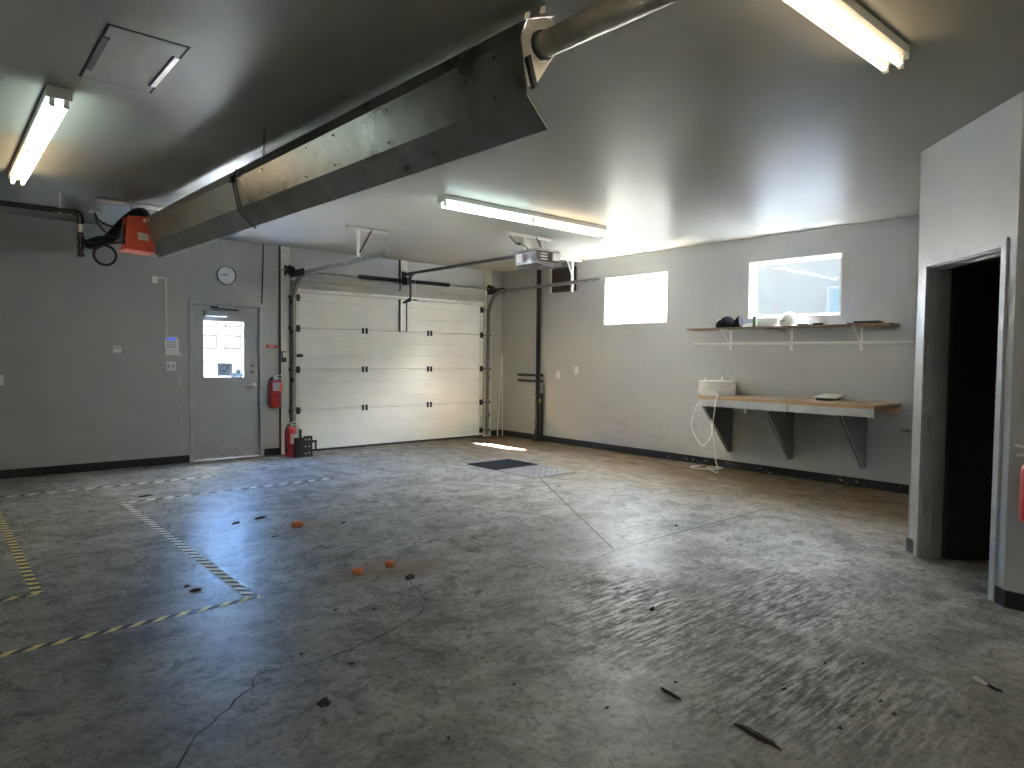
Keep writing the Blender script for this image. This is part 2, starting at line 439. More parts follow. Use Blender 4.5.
fl = MB(); fl.box(XL-.2, .2, YF-.2, .2, -.12, 0)
strip(fl, [(-2.55, -3.78), (-4.20, -6.36)], .014)                        # sawn joints
strip(fl, [(-4.20, -6.38), (-1.9, -6.385)], .013)
strip(fl, [(-1.9, -6.385), (-1.03, -6.39)], .05, .0007, 2)
strip(fl, [(-1.03, -6.39), (-.03, -6.40)], .012)
strip(fl, [(-4.20, -6.40), (-4.5, -6.44), (-4.83, -6.36), (-5.05, -6.30)], .009, jag=.012)
strip(fl, [(-5.80, -6.02), (-5.86, -6.22), (-5.93, -6.40), (-6.1, -6.55), (-6.24, -6.59), (-6.45, -6.68), (-6.65, -6.71), (-6.78, -6.74), (-6.89, -6.68), (-7.0, -6.66), (-7.08, -6.71), (-7.10, -6.78), (-7.20, -6.84), (-7.34, -6.98), (-7.44, -7.07), (-7.52, -7.19), (-7.6, -7.4)], .009, jag=.016)
strip(fl, [(-5.93, -6.40), (-5.7, -6.50), (-5.45, -6.56)], .005, jag=.012)
strip(fl, [(-3.30, -6.02), (-3.15, -6.4), (-3.09, -6.59)], .008, jag=.014)
strip(fl, [(-5.05, -5.05), (-5.5, -5.45), (-5.72, -5.66)], .004, jag=.015)
strip(fl, [(-6.1, -5.74), (-6.5, -5.70), (-7.0, -5.50), (-7.5, -5.25)], .005, jag=.02)
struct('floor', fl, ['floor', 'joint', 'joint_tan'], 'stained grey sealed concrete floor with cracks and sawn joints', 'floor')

struct('ceiling', MB().box(XL-.2, .2, YF-.2, .2, H, H+.15), 'ceiling', 'glossy grey painted ceiling', 'ceiling')

# back wall, with the openings of both doors
DX0, DX1, DZ = -5.44, -4.55, 2.14
GX0, GX1, GZ = -4.02, -.45, 2.46
w = MB(); grid_wall(w, XL, .2, 0, H, [(DX0-.035, DX1+.035, 0, DZ+.03), (GX0, GX1, 0, GZ)], lambda a, b, c, d: w.box(a, b, 0, .2, c, d))
random.seed(3)
for i in range(26):                                             # paint chipped off in a vertical line beside the door
    z = random.uniform(.15, 1.62); h = random.uniform(.01, .07); x = -5.605+random.uniform(-.012, .012); ww = random.uniform(.004, .014)
    w.add([(x, -.0012, z), (x+ww, -.0012, z+.004), (x+ww*.8, -.0012, z+h), (x-.003, -.0012, z+h*.9)], [(0, 1, 2, 3)], 1)
for i in range(12):                                             # scuffs left of it
    z = random.uniform(.55, .85); x = random.uniform(-7.3, -6.1); ww = random.uniform(.02, .12); h = random.uniform(.004, .012)
    w.add([(x, -.0012, z), (x+ww, -.0012, z+random.uniform(-.01, .01)), (x+ww, -.0012, z+h), (x, -.0012, z+h)], [(0, 1, 2, 3)], 2)
struct('wall_back', w, ['wall', 'chip', 'scuff'], 'grey painted wall holding the steel door and garage door', 'wall')

W1 = (-3.735, -2.52, 1.99, 2.74); W2 = (-6.21, -5.01, 1.995, 2.74)
w = MB(); grid_wall(w, YF, 0, 0, H, [W1, W2], lambda a, b, c, d: w.box(0, .2, a, b, c, d))
struct('wall_right', w, 'wall', 'grey painted wall with two high windows and the workbench', 'wall')
struct('wall_left', MB().box(XL-.2, XL, YF, .2, 0, H), 'wall')
struct('wall_front', MB().box(XL, .2, YF-.2, YF, 0, H), 'wall')
struct('wall_closet', MB().box(-2.44, 0, -7.94, -7.82, 0, H), 'wall')
w = MB()
S0, S1, DH = .17, 1.07, 2.17
grid_wall(w, 0, L2, 0, H, [(S0, S1, 0, DH)], lambda a, b, c, d: w.obox(A2+T2*a+V((0,0,c)), T2*(b-a), IN2*.13, V((0,0,d-c))))
struct('wall_slanted', w, 'wall', 'pale grey slanted corner wall around the dark doorway', 'wall')
struct('wall_side', MB().box(-3.30, -3.17, YF, -8.64, 0, H), 'wall', 'grey wall beyond the dark doorway at the frame edge', 'wall')

# black cove base
def base_run(name, segs, chips=None):
    mb = MB()
    for s in segs: mb.box(*s)
    for c in chips or []: mb.add(*c, mi=1)
    struct(name, mb, ['base', 'chip'], None, None)
base_run('baseboard_back', [(XL, -5.505, -.012, 0, 0, .102), (-4.485, -4.255, -.012, 0, 0, .102), (-.265, 0, -.012, 0, 0, .102)])
random.seed(11)
ch = []
for i in range(34):
    y = random.choice([random.uniform(-7, -1.5), random.uniform(-4.9, -3.8), random.uniform(-6.6, -5.2)]); z = random.uniform(.012, .07)
    a, b_ = random.uniform(.006, .03), random.uniform(.003, .014)
    ch.append(([(-.0133, y, z), (-.0133, y-a, z+random.uniform(-.006, .006)), (-.0133, y-a*.7, z+b_), (-.0133, y+.003, z+b_*.8)], [(0, 1, 2, 3)]))
base_run('baseboard_right', [(-.012, 0, -7.82, -.012, 0, .102)], ch)
mb = MB()
for a, b in ((0, S0-.05), (S1+.05, L2+.012)): mb.obox(A2+T2*a, T2*(b-a), -IN2*.012, V((0,0,.102)))
struct('baseboard_slanted', mb, 'base'); struct('baseboard_side', MB().box(-3.312, -3.30, YF, -8.655, 0, .102), 'base')

# beige posts and header boards round the garage door
struct('trim_1', MB().box(-4.245, -4.105, -.022, 0, 0, H), 'cream', 'cream post left of the garage door', 'trim')
struct('trim_2', MB().box(-2.215, -2.085, -.022, 0, 2.665, H), 'cream', 'short cream post above the garage door middle', 'trim')
struct('trim_3', MB().box(-.445, -.275, -.022, 0, 0, H), 'cream', 'cream post right of the garage door', 'trim')
mb = MB(); mb.box(-4.104, -.446, -.012, 0, 2.485, 2.555); mb.box(-4.104, -.446, -.026, 0, 2.565, 2.66)
struct('trim_4', mb, 'header', 'cream header boards above the garage door', 'trim')
struct('post_shadow', MB().box(-4.262, -4.246, -.035, 0, .0, H), 'black', 'thin dark strip for the shadow line beside the cream post', 'trim')  # shadow line at the post edge, built as a black strip

# ------------------------------------------------------------------ steel door (door_1)
d1 = thing('door_1', (-5.0, 0, 0), 'grey steel door with a bright window pane and check sign', 'door', kind='structure')
mb = MB()
mb.box(-5.497, DX0, -.018, .16, 0, DZ+.055); mb.box(DX1, -4.493, -.018, .16, 0, DZ+.055); mb.box(DX0, DX1, -.018, .16, DZ, DZ+.055)
mb.box(DX0, DX0+.014, .075, .16, 0, DZ); mb.box(DX1-.014, DX1, .075, .16, 0, DZ); mb.box(DX0, DX1, .075, .16, DZ-.014, DZ)
link('door_frame', mb, 'frame', d1)
gx0, gx1, gz0, gz1 = -5.315, -4.755, 1.135, 1.935
mb = MB(); grid_wall(mb, DX0+.004, DX1-.004, .016, DZ-.004, [(gx0, gx1, gz0, gz1)], lambda a, b, c, d: mb.box(a, b, .03, .072, c, d))
sl = link('door_slab', mb, 'steel_door', d1)
mb = MB()
for a, b, c, d in ((gx0-.012, gx0+.012, gz0-.012, gz1+.012), (gx1-.012, gx1+.012, gz0-.012, gz1+.012), (gx0-.012, gx1+.012, gz0-.012, gz0+.012), (gx0-.012, gx1+.012, gz1-.012, gz1+.012)): mb.box(a, b, .025, .03, c, d)
link('window_bead', mb, 'steel_door', d1)
link('window_pane', MB().box(gx0, gx1, .046, .050, gz0, gz1), 'glass', d1)
mb = MB(); mb.box(-5.30, -5.01, -.045, .03, 1.985, 2.065); cl = link('door_closer', mb, 'frame', d1, bevel=.006)
mb = MB(); mb.prism([(-5.20, -.02, 2.068), (-5.17, -.02, 2.068), (-4.86, -.075, 2.068), (-4.88, -.075, 2.068)], (0, 0, .012)); mb.prism([(-4.88, -.078, 2.078), (-4.86, -.078, 2.078), (-5.16, -.005, 2.10), (-5.19, -.005, 2.10)], (0, 0, .012)); mb.box(-5.22, -5.12, -.03, -.0185, 2.095, 2.125)
link('closer_arm', mb, 'darksteel', d1)
mb = MB(); mb.lathe((-4.635, .03, 1.03), [(.033, 0), (.033, -.012), (.014, -.014), (.012, -.05)], 'Y'); mb.tube(smooth_path([(-4.635, -.018, 1.03), (-4.67, -.024, 1.03), (-4.74, -.022, 1.026)]), .010); mb.lathe((-4.635, .03, 1.03), [(.010, -.05), (.026, -.056), (.027, -.07), (.015, -.08), (.001, -.082)], 'Y')
link('door_handle', mb, 'galv_pale', d1)
for z in (1.22, 1.315):
    mb = MB(); mb.lathe((-4.64, .03, z), [(.028, 0), (.028, -.012), (.018, -.018), (.001, -.019)], 'Y'); link('deadbolt', mb, 'galv', d1)
link('threshold', MB().box(DX0, DX1, -.01, .17, 0, .012), 'galv_pale', d1)
for z in (.25, 1.08, 1.9): link('hinge', MB().lathe((DX0+.003, .024, z), [(.008, 0), (.008, .10)], seg=10), 'frame', d1)
# notices stuck on the pane: a pale blue square with a ring and a tick, a little round sticker
sg = thing('check_sign', (-5.015, .045, 1.16), 'pale blue square notice with ringed check mark on the door pane', 'sign')
link('sheet', MB().box(-5.118, -4.917, .0435, .0455, 1.155, 1.342), 'signblue', sg)
mb = MB(); cx, cz = -5.02, 1.246
pr = arc((cx, .0425, cz), .066, 0, 2*PI, 40, (1,0,0), (0,0,1)); pi_ = arc((cx, .0425, cz), .054, 0, 2*PI, 40, (1,0,0), (0,0,1))
mb.add(pr+pi_, [(i, i+1, 41+i+1, 41+i) for i in range(40)])
link('ring', mb, 'signink', sg)
mb = MB(); mb.prism([(cx-.038, .0428, cz+.002), (cx-.024, .0428, cz+.014), (cx-.006, .0428, cz-.012), (cx+.062, .0428, cz+.078), (cx+.074, .0428, cz+.068), (cx-.006, .0428, cz-.044)], (0, -.0008, 0))
link('check_mark', mb, 'signink', sg)
st = thing('round_sticker', (-4.835, .045, 1.18), 'small round grey sticker low on the door pane beside the check sign', 'sticker')
mb = MB(); mb.lathe((-4.838, .0455, 1.222), [(.034, 0), (.034, -.0015)], 'Y'); link('disc', mb, 'signink', st)
mb = MB(); mb.lathe((-4.838, .0437, 1.226), [(.017, 0), (.017, -.001)], 'Y'); link('centre', mb, 'paper', st)

# ------------------------------------------------------------------ garage door (door_2)
gd = thing('door_2', (-2.235, 0, 0), 'white sectional garage door of four wide panels', 'garage door', kind='structure')
zs = [.03, .635, 1.248, 1.862, 2.462]
for k in range(4):
    z0, z1 = zs[k]+.003, zs[k+1]-.003; hh = z1-z0
    prof = [(.016, z0), (.016, z0+.004), (.0, z0+.012)]
    for q in (.34, .66):
        zz = z0+hh*q; prof += [(.0, zz-.014), (.003, zz-.004), (.003, zz+.004), (.0, zz+.014)]
    prof += [(.0, z1-.010), (.016, z1-.002), (.02, z1), (.02, z1+.012), (.045, z1+.012), (.045, z0+.014), (.022, z0+.0005)]
    link('door_panel', MB().prism([(GX0, .012+y, z) for y, z in prof], (GX1-GX0, 0, 0)), 'gdoor', gd)
link('bottom_seal', MB().box(GX0, GX1, .008, .055, 0, .032), 'blackmatte', gd)
mb = MB(); mb.box(GX0+.01, GX1-.01, -.035, .013, 2.40, 2.408); mb.box(GX0+.01, GX1-.01, -.035, -.031, 2.40, 2.455); mb.box(GX0+.01, GX1-.01, -.035, .013, 2.447, 2.455)
link('top_strut', mb, 'galv_pale', gd)
link('strut_glint', MB().box(-2.80, -1.12, -.048, -.035, 2.425, 2.448), 'bright', gd)  # glint on the top strut, built as a bright white strip
for z in zs[1:4]:
    for x in (-2.86, -1.62):
        mb = MB()
        for dx in (-.032, .032):
            mb.box(x+dx-.019, x+dx+.019, .002, .012, z-.045, z+.045); mb.lathe((x+dx, -.004, z-.03), [(.010, 0), (.010, .06)], seg=10)
        link('hinge', mb, 'black', gd)
for xs, sg_ in ((GX0, 1), (GX1, -1)):
    link('end_stile', MB().box(xs+sg_*.002, xs+sg_*.072, .004, .012, .03, 2.45), 'galv_pale', gd)
    for z in (.12, .635, 1.248, 1.862, 2.32):
        mb = MB(); mb.box(xs+sg_*.01, xs+sg_*.075, -.006, .006, z-.05, z+.05); mb.box(xs+sg_*.012, xs+sg_*.06, -.03, .0, z-.02, z+.02); mb.lathe((xs-sg_*.12, -.06, z), [(.007, 0), (.007, .19)], V((sg_, 0, 0)), 10); mb.lathe((xs-sg_*.115, -.06, z), [(.024, 0), (.024, .022)], V((sg_, 0, 0)), 16)
        link('roller_hinge', mb, 'black', gd)
mb = MB(); mb.box(-3.995, -3.90, -.012, .012, 1.435, 1.48); mb.box(-3.985, -3.91, -.02, -.012, 1.45, 1.465); link('lift_handle', mb, 'black', gd, bevel=.003)
mb = MB(); mb.box(-2.235, -2.222, -.03, .012, 1.87, 2.46); mb.box(-2.108, -2.095, -.03, .012, 1.87, 2.46); mb.box(-2.235, -2.095, .004, .012, 1.87, 2.46)
gb = link('operator_bracket', mb, 'darksteel', gd)
link('operator_plate', MB().box(-2.221, -2.109, -.014, .003, 1.875, 2.44), 'bright', gd)

# vertical and horizontal tracks
def track(name, x, sgn, y_end, label):
    t = thing(name, (x, -.1, 0), label, 'track', 'garage door tracks')
    r = .40; path = [(x, -.075, .03), (x, -.10, 2.24)] + [tuple(p) for p in arc((x, -.10-r, 2.24), r, 0, PI/2, 12, (0,1,0), (0,0,1))][1:] + [(x, y_end, 2.665)]
    prof = [(-.026, -.022), (-.026, .022), (-.020, .022), (-.020, -.018), (.020, -.018), (.020, .022), (.026, .022), (.026, -.022)]
    prof = [(a, b*sgn) for a, b in prof]
    link('channel', MB().sweep(path, prof, (1, 0, 0)), 'galv', t)
    xo = x-sgn*.028
    link('wall_angle', MB().box(xo-.004, xo+.004, -.085, -.0, .03, 2.3).box(xo-.02, xo+.02, -.025, -.0225, .03, 2.3), 'galv', t)
    for z in (.4, 1.1, 1.8, 2.25): link('jamb_bracket', MB().box(xo-.006, xo+.018*sgn, -.12, -.022, z-.035, z+.035), 'darksteel', t)
    # edge of the horizontal run, a plate where the curve starts
    mb = MB(); mb.box(xo-.004, xo+.004, -.52, -.03, 2.60, 2.70); link('flag_plate', mb, 'darksteel', t)
    return t
track('garage_door_track', -4.075, 1, -2.78, 'steel garage door track left of the door, curving under the ceiling')
track('garage_door_track', -.405, -1, -2.76, 'steel garage door track on the window side, ending over the wall')

def hanger(x, bx0, bx1, y, zlow, bracex, label, two=None):
    t = thing('track_hanger', (x, y, zlow), label, 'hanger', 'ceiling hangers of the garage door tracks')
    link('ceiling_angle', MB().box(bx0, bx1, y-.018, y+.018, H-.006, H).box(bx0, bx1, y-.018, y-.013, H-.04, H), 'offwhite', t)
    link('drop_angle', MB().box(x-.016, x+.016, y-.024, y-.020, zlow, H).box(x-.016, x-.012, y-.024, y+.01, zlow, H), 'offwhite', t)
    mb = MB(); mb.tube([(bracex, y-.03, H-.02), (x+.005, y-.03, 2.74 if zlow > 2.6 else 2.72)], .011, 6); link('brace', mb, 'darksteel' if zlow > 2.6 else 'offwhite', t)
hanger(-4.10, -4.28, -3.66, -2.10, 2.69, -3.93, 'white angle hanger with dark brace holding the left door track')
hanger(-.315, -.80, -.11, -2.10, 2.52, -.47, 'white angle hanger holding the door track beside the brown vent')

# torsion shaft with two springs
t = thing('torsion_spring_assembly', (-2.15, -.12, 2.69), 'black torsion springs on a steel shaft above the garage door', 'torsion spring')
link('shaft', MB().lathe((-4.30, -.125, 2.70), [(.0125, 0), (.0125, 4.0)], 'X', 14), 'galv', t)
for a, b in ((-3.0, -2.19), (-2.12, -1.36)):
    n = 110; prof = []
    for i in range(n): prof += [(.026, (b-a)*i/n), (.030, (b-a)*(i+.5)/n)]
    link('spring', MB().lathe((a, -.125, 2.70), prof, 'X', 16), 'black', t)
    c_ = a if a < -2.5 else b
    link('winding_cone', MB().lathe((c_-.05, -.125, 2.70), [(.018, 0), (.026, .01), (.034, .03), (.036, .09), (.028, .10)], 'X', 14), 'darksteel', t)
mb = MB(); mb.box(-2.19, -2.12, -.165, -.022, 2.64, 2.76); mb.lathe((-2.185, -.125, 2.70), [(.045, 0), (.045, .06)], 'X', 18); link('centre_bearing', mb, 'black', t)
link('centre_post', MB().box(-2.245, -2.222, -.03, 0.0, 2.55, 3.05), 'darksteel', t)
for x, s_ in ((-4.13, 1), (-.40, -1)):
    mb = MB(); mb.lathe((x-.03, -.125, 2.70), [(.02, 0), (.075, .004), (.075, .012), (.052, .02), (.052, .055), (.062, .06), (.062, .066), (.02, .068)], 'X', 20); link('cable_drum', mb, 'black', t)
    mb = MB(); mb.prism([(x-s_*.06, -.022, 2.62), (x-s_*.06, -.17, 2.655), (x-s_*.06, -.17, 2.745), (x-s_*.06, -.022, 2.78)], (.008, 0, 0)); mb.lathe((x-s_*.075, -.125, 2.70), [(.03, 0), (.03, .03)], 'X', 14); link('end_bearing', mb, 'darksteel', t)
    link('lift_cable', MB().tube([(x+s_*.02, -.072, 2.69), (x+s_*.02, -.06, .14)], .0035, 6), 'darksteel', t)

# ------------------------------------------------------------------ opener
t = thing('garage_door_opener', (-2.2, -3.3, 2.6), 'grey and white garage door opener with a long black rail', 'garage door opener')
link('rail', MB().box(-2.185, -2.150, -3.12, -.06, 2.795, 2.835), 'black', t)
link('header_bracket', MB().prism([(-2.20, -.023, 2.76), (-2.20, -.023, 2.87), (-2.20, -.09, 2.845), (-2.20, -.09, 2.79)], (.065, 0, 0)), 'darksteel', t)
mb = MB(); mb.prism([(-2.38, -3.10, 2.64), (-2.01, -3.10, 2.64), (-1.98, -3.10, 2.80), (-2.02, -3.10, 2.815), (-2.38, -3.10, 2.815), (-2.42, -3.10, 2.80)], (0, -.42, 0))
link('motor_housing', mb, 'darksteel', t, bevel=.01)
link('chassis', MB().box(-2.40, -2.0, -3.53, -3.09, 2.805, 2.83), 'galv', t)
mb = MB(); mb.prism([(-2.36, -3.08, 2.635), (-2.04, -3.08, 2.635), (-2.06, -3.08, 2.615), (-2.34, -3.08, 2.615)], (0, -.46, 0)); mb.prism([(-2.405, -3.55, 2.635), (-2.0, -3.55, 2.635), (-1.985, -3.55, 2.67), (-2.415, -3.55, 2.67)], (0, .02, 0)); link('housing_cover', mb, 'opener_grey', t, bevel=.005)
mb = MB(); mb.prism([(-2.15, -3.525, 2.69), (-2.04, -3.525, 2.69), (-2.02, -3.525, 2.79), (-2.14, -3.525, 2.79)], (0, -.03, 0)); link('light_lens', mb, 'lens', t, bevel=.008)
mb = MB(); mb.prism([(-2.425, -3.16, 2.67), (-2.425, -3.28, 2.67), (-2.44, -3.28, 2.78), (-2.44, -3.17, 2.78)], (.02, 0, 0)); link('light_lens', mb, 'lens', t, bevel=.008)
mb = MB()
for z in (2.70, 2.735, 2.77): mb.box(-2.34, -2.24, -3.545, -3.518, z-.006, z+.006)
link('control_panel', mb, 'grey_key', t)
link('ceiling_angle', MB().box(-2.60, -1.84, -3.19, -3.15, H-.006, H).box(-2.60, -1.84, -3.19, -3.184, H-.042, H), 'offwhite', t)
for x in (-2.30, -2.00):
    link('drop_angle', MB().box(x-.015, x+.015, -3.195, -3.191, 2.82, H).box(x-.015, x-.011, -3.195, -3.165, 2.82, H), 'offwhite', t)
link('brace', MB().tube([(-2.13, -3.21, H-.02), (-2.005, -3.21, 2.86)], .010, 6), 'darksteel', t)
link('power_cord', MB().tube(smooth_path([(-2.555, -3.17, 3.04), (-2.55, -3.2, 2.97), (-2.50, -3.25, 2.90), (-2.47, -3.28, 2.885), (-2.44, -3.25, 2.915), (-2.49, -3.22, 2.90), (-2.41, -3.25, 2.895), (-2.3, -3.3, 2.83)]), .006, 8), 'blackmatte', t)
mb = MB(); mb.box(-2.20, -2.135, -.30, -.18, 2.775, 2.80); mb.box(-2.18, -2.155, -.27, -.21, 2.74, 2.78); link('trolley', mb, 'black', t)
mb = MB(); mb.box(-2.178, -2.157, -.255, -.225, 2.38, 2.76); mb.prism([(-2.178, -.255, 2.38), (-2.178, -.225, 2.42), (-2.178, -.03, 2.365), (-2.178, -.03, 2.335), (-2.178, -.235, 2.36)], (.021, 0, 0)); link('door_arm', mb, 'black', t)
mb = MB(); mb.tube([(-2.08, -.24, 2.79), (-2.08, -.24, 2.40)], .003, 6); link('release_cord', mb, 'wire', t)
link('release_handle', MB().lathe((-2.12, -.24, 2.392), [(.009, 0), (.011, .02), (.011, .06), (.009, .08)], 'X', 10), 'darksteel', t)

# ------------------------------------------------------------------ windows
def window(name, y0, y1, z0, z1, label):
    t = thing(name, (0, (y0+y1)/2, z0), label, 'window', kind='structure')
    mb = MB(); th = .018
    mb.box(.0, .19, y0, y0+th, z0, z1); mb.box(.0, .19, y1-th, y1, z0, z1); mb.box(.0, .19, y0, y1, z1-th, z1); mb.box(-.004, .19, y0, y1, z0, z0+th)
    link('reveal', mb, 'white_trim', t)
    mb = MB(); q = .026
    mb.box(.095, .14, y0+th, y0+th+q, z0+th, z1-th); mb.box(.095, .14, y1-th-q, y1-th, z0+th, z1-th); mb.box(.095, .14, y0+th, y1-th, z1-th-q, z1-th); mb.box(.095, .14, y0+th, y1-th, z0+th, z0+th+q)
    link('sash', mb, 'white_trim', t, bevel=.003)
    link('pane', MB().box(.116, .120, y0+th+q-.004, y1-th-q+.004, z0+th+q-.004, z1-th-q+.004), 'glass', t)
window('window_1', *W1, 'blown-out white window nearest the garage door')
window('window_2', *W2, 'window above the shelf with the hard hat')

# ------------------------------------------------------------------ doorway in the slanted wall (door_3)
Z = V((0, 0, 1))
d3 = thing('door_3', tuple(A2+T2*(S0+S1)/2), 'open doorway to a dark room in the slanted wall', 'doorway', kind='structure')
def P2(s, n, z): return A2 + T2*s - IN2*n + Z*z          # n: towards the garage
mb = MB(); fwid = .052
for a in (S0-.045, S1+.045-fwid): mb.obox(P2(a, .018, 0), T2*fwid, IN2*.03, Z*(DH+.045))
mb.obox(P2(S0-.045, .018, DH-.007), T2*(S1-S0+.09), IN2*.03, Z*.052)
link('casing', mb, 'frame_light', d3)
mb = MB()
mb.obox(P2(S0, .0, 0), T2*.02, IN2*.15, Z*DH); mb.obox(P2(S1-.02, .0, 0), T2*.02, IN2*.15, Z*DH); mb.obox(P2(S0, .0, DH-.02), T2*(S1-S0), IN2*.15, Z*.02)
mb.obox(P2(S0+.02, -.06, 0), T2*.014, IN2*.04, Z*(DH-.02)); mb.obox(P2(S1-.034, -.06, 0), T2*.014, IN2*.04, Z*(DH-.02)); mb.obox(P2(S0+.02, -.06, DH-.034), T2*(S1-S0-.04), IN2*.04, Z*.014)
link('jamb', mb, 'jamb_dark', d3)
# the door leaf stands open inside, its edge just showing
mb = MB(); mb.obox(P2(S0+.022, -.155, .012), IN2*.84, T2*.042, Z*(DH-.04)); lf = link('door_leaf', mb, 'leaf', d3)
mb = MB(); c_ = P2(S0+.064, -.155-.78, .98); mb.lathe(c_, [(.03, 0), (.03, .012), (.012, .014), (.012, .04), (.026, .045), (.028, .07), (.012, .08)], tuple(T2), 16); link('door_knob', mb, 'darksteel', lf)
link('strike_plate', MB().obox(P2(S0+.019, -.02, .93), T2*.003, IN2*.03, Z*.12), 'galv', d3)
for z in (.3, 1.05, 1.85): link('hinge', MB().obox(P2(S0+.0195, -.105, z), T2*.003, IN2*.04, Z*.10), 'jamb_dark', d3)

# ------------------------------------------------------------------ fluorescent lights
def tube_light(c, axis, length, label, cols):
    """c: centre on the ceiling; axis 'X' or 'Y'; cols: material of the first and of the second half"""
    t = thing('fluorescent_light', (c[0], c[1], H-.12), label, 'ceiling light', 'twin tube ceiling lights')
    def bx(mb, a0, a1, b0, b1, z0, z1):
        if axis == 'X': mb.box(c[0]+a0, c[0]+a1, c[1]+b0, c[1]+b1, z0, z1)
        else: mb.box(c[0]+b0, c[0]+b1, c[1]+a0, c[1]+a1, z0, z1)
        return mb
    h = length/2
    mb = MB()
    pr = [(-.062, H-.004), (.062, H-.004), (.062, H-.048), (.034, H-.066), (-.034, H-.066), (-.062, H-.048)]
    if axis == 'X': mb.prism([(c[0]-h, c[1]+a, z) for a, z in pr], (length, 0, 0))
    else: mb.prism([(c[0]+a, c[1]-h, z) for a, z in pr], (0, length, 0))
    link('housing', mb, 'offwhite', t)
    link('mounting_back', bx(MB(), -h+.01, h-.01, -.055, .055, H-.004, H), 'black', t)
    for e in (-h-.007, h+.001): link('end_plate', bx(MB(), e, e+.006, -.064, .064, H-.072, H-.004), 'offwhite', t)
    for s_ in (-1, 1):
        for k, (a0, a1) in enumerate(((-h+.03, -.02), (.02, h-.03))):
            p0 = (c[0]+a0, c[1]+s_*.036, H-.098) if axis == 'X' else (c[0]+s_*.036, c[1]+a0, H-.098)
            tb = MB().lathe(p0, [(.0145, 0), (.0145, a1-a0)], axis, 16); to = link('tube', tb, cols[k], t)
            for e in (a0-.005, a1-.012):
                q = (c[0]+e, c[1]+s_*.036, H-.098) if axis == 'X' else (c[0]+s_*.036, c[1]+e, H-.098)
                link('tube_cap', MB().lathe(q, [(.0152, 0), (.0152, .017)], axis, 16), 'galv_pale', to)
            for e in (a0-.018, a1+.006):
                link('lampholder', bx(MB(), e, e+.012, s_*.036-.013, s_*.036+.013, H-.118, H-.055), 'white', t)
tube_light((-7.535, -3.60), 'Y', 2.52, 'lit twin tube ceiling light on the left, pointing at the garage corner', ('cool_a', 'warm_a'))
tube_light((-3.135, -4.20), 'X', 2.36, 'lit tube ceiling light in front of the garage door opener', ('cool_b', 'warm_b'))
tube_light((-5.64, -8.35), 'X', 2.44, 'lit twin tube ceiling light nearest the slanted doorway wall', ('warm_c', 'warm_c'))

tube_light((-6.9, -11.6), 'X', 2.44, 'added twin tube fill light behind the camera, outside the picture', ('cool_d', 'warm_d'))  # unseen extra fixture, added to brighten the near part of the room

# ------------------------------------------------------------------ ceiling hatch
t = thing('ceiling_hatch', (-7.29, -5.535, H-.012), 'grey ceiling access hatch with a bright strip along one side', 'hatch')
link('hatch_frame', MB().box(-7.478, -7.100, -5.948, -5.122, H-.0015, H), 'gap', t)
link('hatch_panel', MB().box(-7.464, -7.116, -5.931, -5.139, H-.006, H-.0015), 'hatch', t)
link('edge_strip', MB().box(-7.470, -7.440, -5.80, -5.30, H-.016, H-.008), 'darksteel', t)
link('bright_strip', MB().box(-7.138, -7.112, -5.78, -5.28, H-.016, H-.008), 'chrome', t)
link('edge_strip', MB().box(-7.150, -7.139, -5.79, -5.27, H-.014, H-.008), 'gap', t)

# ------------------------------------------------------------------ radiant tube heater
t = thing('tube_heater', (-6.15, -4.6, 2.49), 'long grey radiant tube heater with an angled reflector hung from the ceiling', 'heater')
PROF = [(-6.00, 3.00), (-6.165, 2.935), (-6.205, 2.845), (-6.16, 2.61), (-6.03, 2.49)]
def hx(y): return -.24*(y+7.5)/5.7
def reflector(y0, y1, off, mid=6):
    mb = MB(); n = len(PROF); vs = []; ys = [y0+(y1-y0)*i/mid for i in range(mid+1)]
    for y in ys:
        for x, z in PROF: vs.append((x+hx(y)-off*.8, y, z-.045*max(0, (y+7.5)/5.7)*(1 if z > 2.7 else 0)-off*.5))
    k = len(vs)
    vs += [(a+.0025, b, c+.0012) for a, b, c in vs]
    fs = [(i*n+j, (i+1)*n+j, (i+1)*n+j+1, i*n+j+1) for i in range(mid) for j in range(n-1)]
    fs += [(k+i*n+j+1, k+(i+1)*n+j+1, k+(i+1)*n+j, k+i*n+j) for i in range(mid) for j in range(n-1)]
    for i in range(mid):
        for j in (0, n-1): fs.append((i*n+j, (i+1)*n+j, k+(i+1)*n+j, k+i*n+j))
    for j in range(n-1):
        for i in (0, mid): fs.append((i*n+j, i*n+j+1, k+i*n+j+1, k+i*n+j))
    return mb.add(vs, fs)
r1 = link('reflector', reflector(-7.5, -4.22, 0.), 'alu', t)
r2 = link('reflector', reflector(-4.32, -1.80, .006), 'alu_dull', t)
random.seed(5)
for y in (-7.35, -6.5, -5.9, -5.45, -4.9, -3.9, -3.0, -2.2):
    for (x, z) in ((-6.197, 2.81), (-6.168, 2.645)):
        link('screw', MB().lathe((x+hx(y)-.006, y+random.uniform(-.08, .08), z-.03*(y+7.5)/5.7), [(.006, 0), (.006, -.006), (.001, -.008)], 'X', 8), 'darksteel', t)
TC = (-6.075, 2.845)
link('emitter_tube', MB().tube([(TC[0]+hx(-10.9), -10.9, TC[1]), (TC[0]+hx(-7.6), -7.6, TC[1]), (TC[0]+hx(-1.8), -1.8, TC[1]-.03)], .055, 24), 'rust_tube', t)
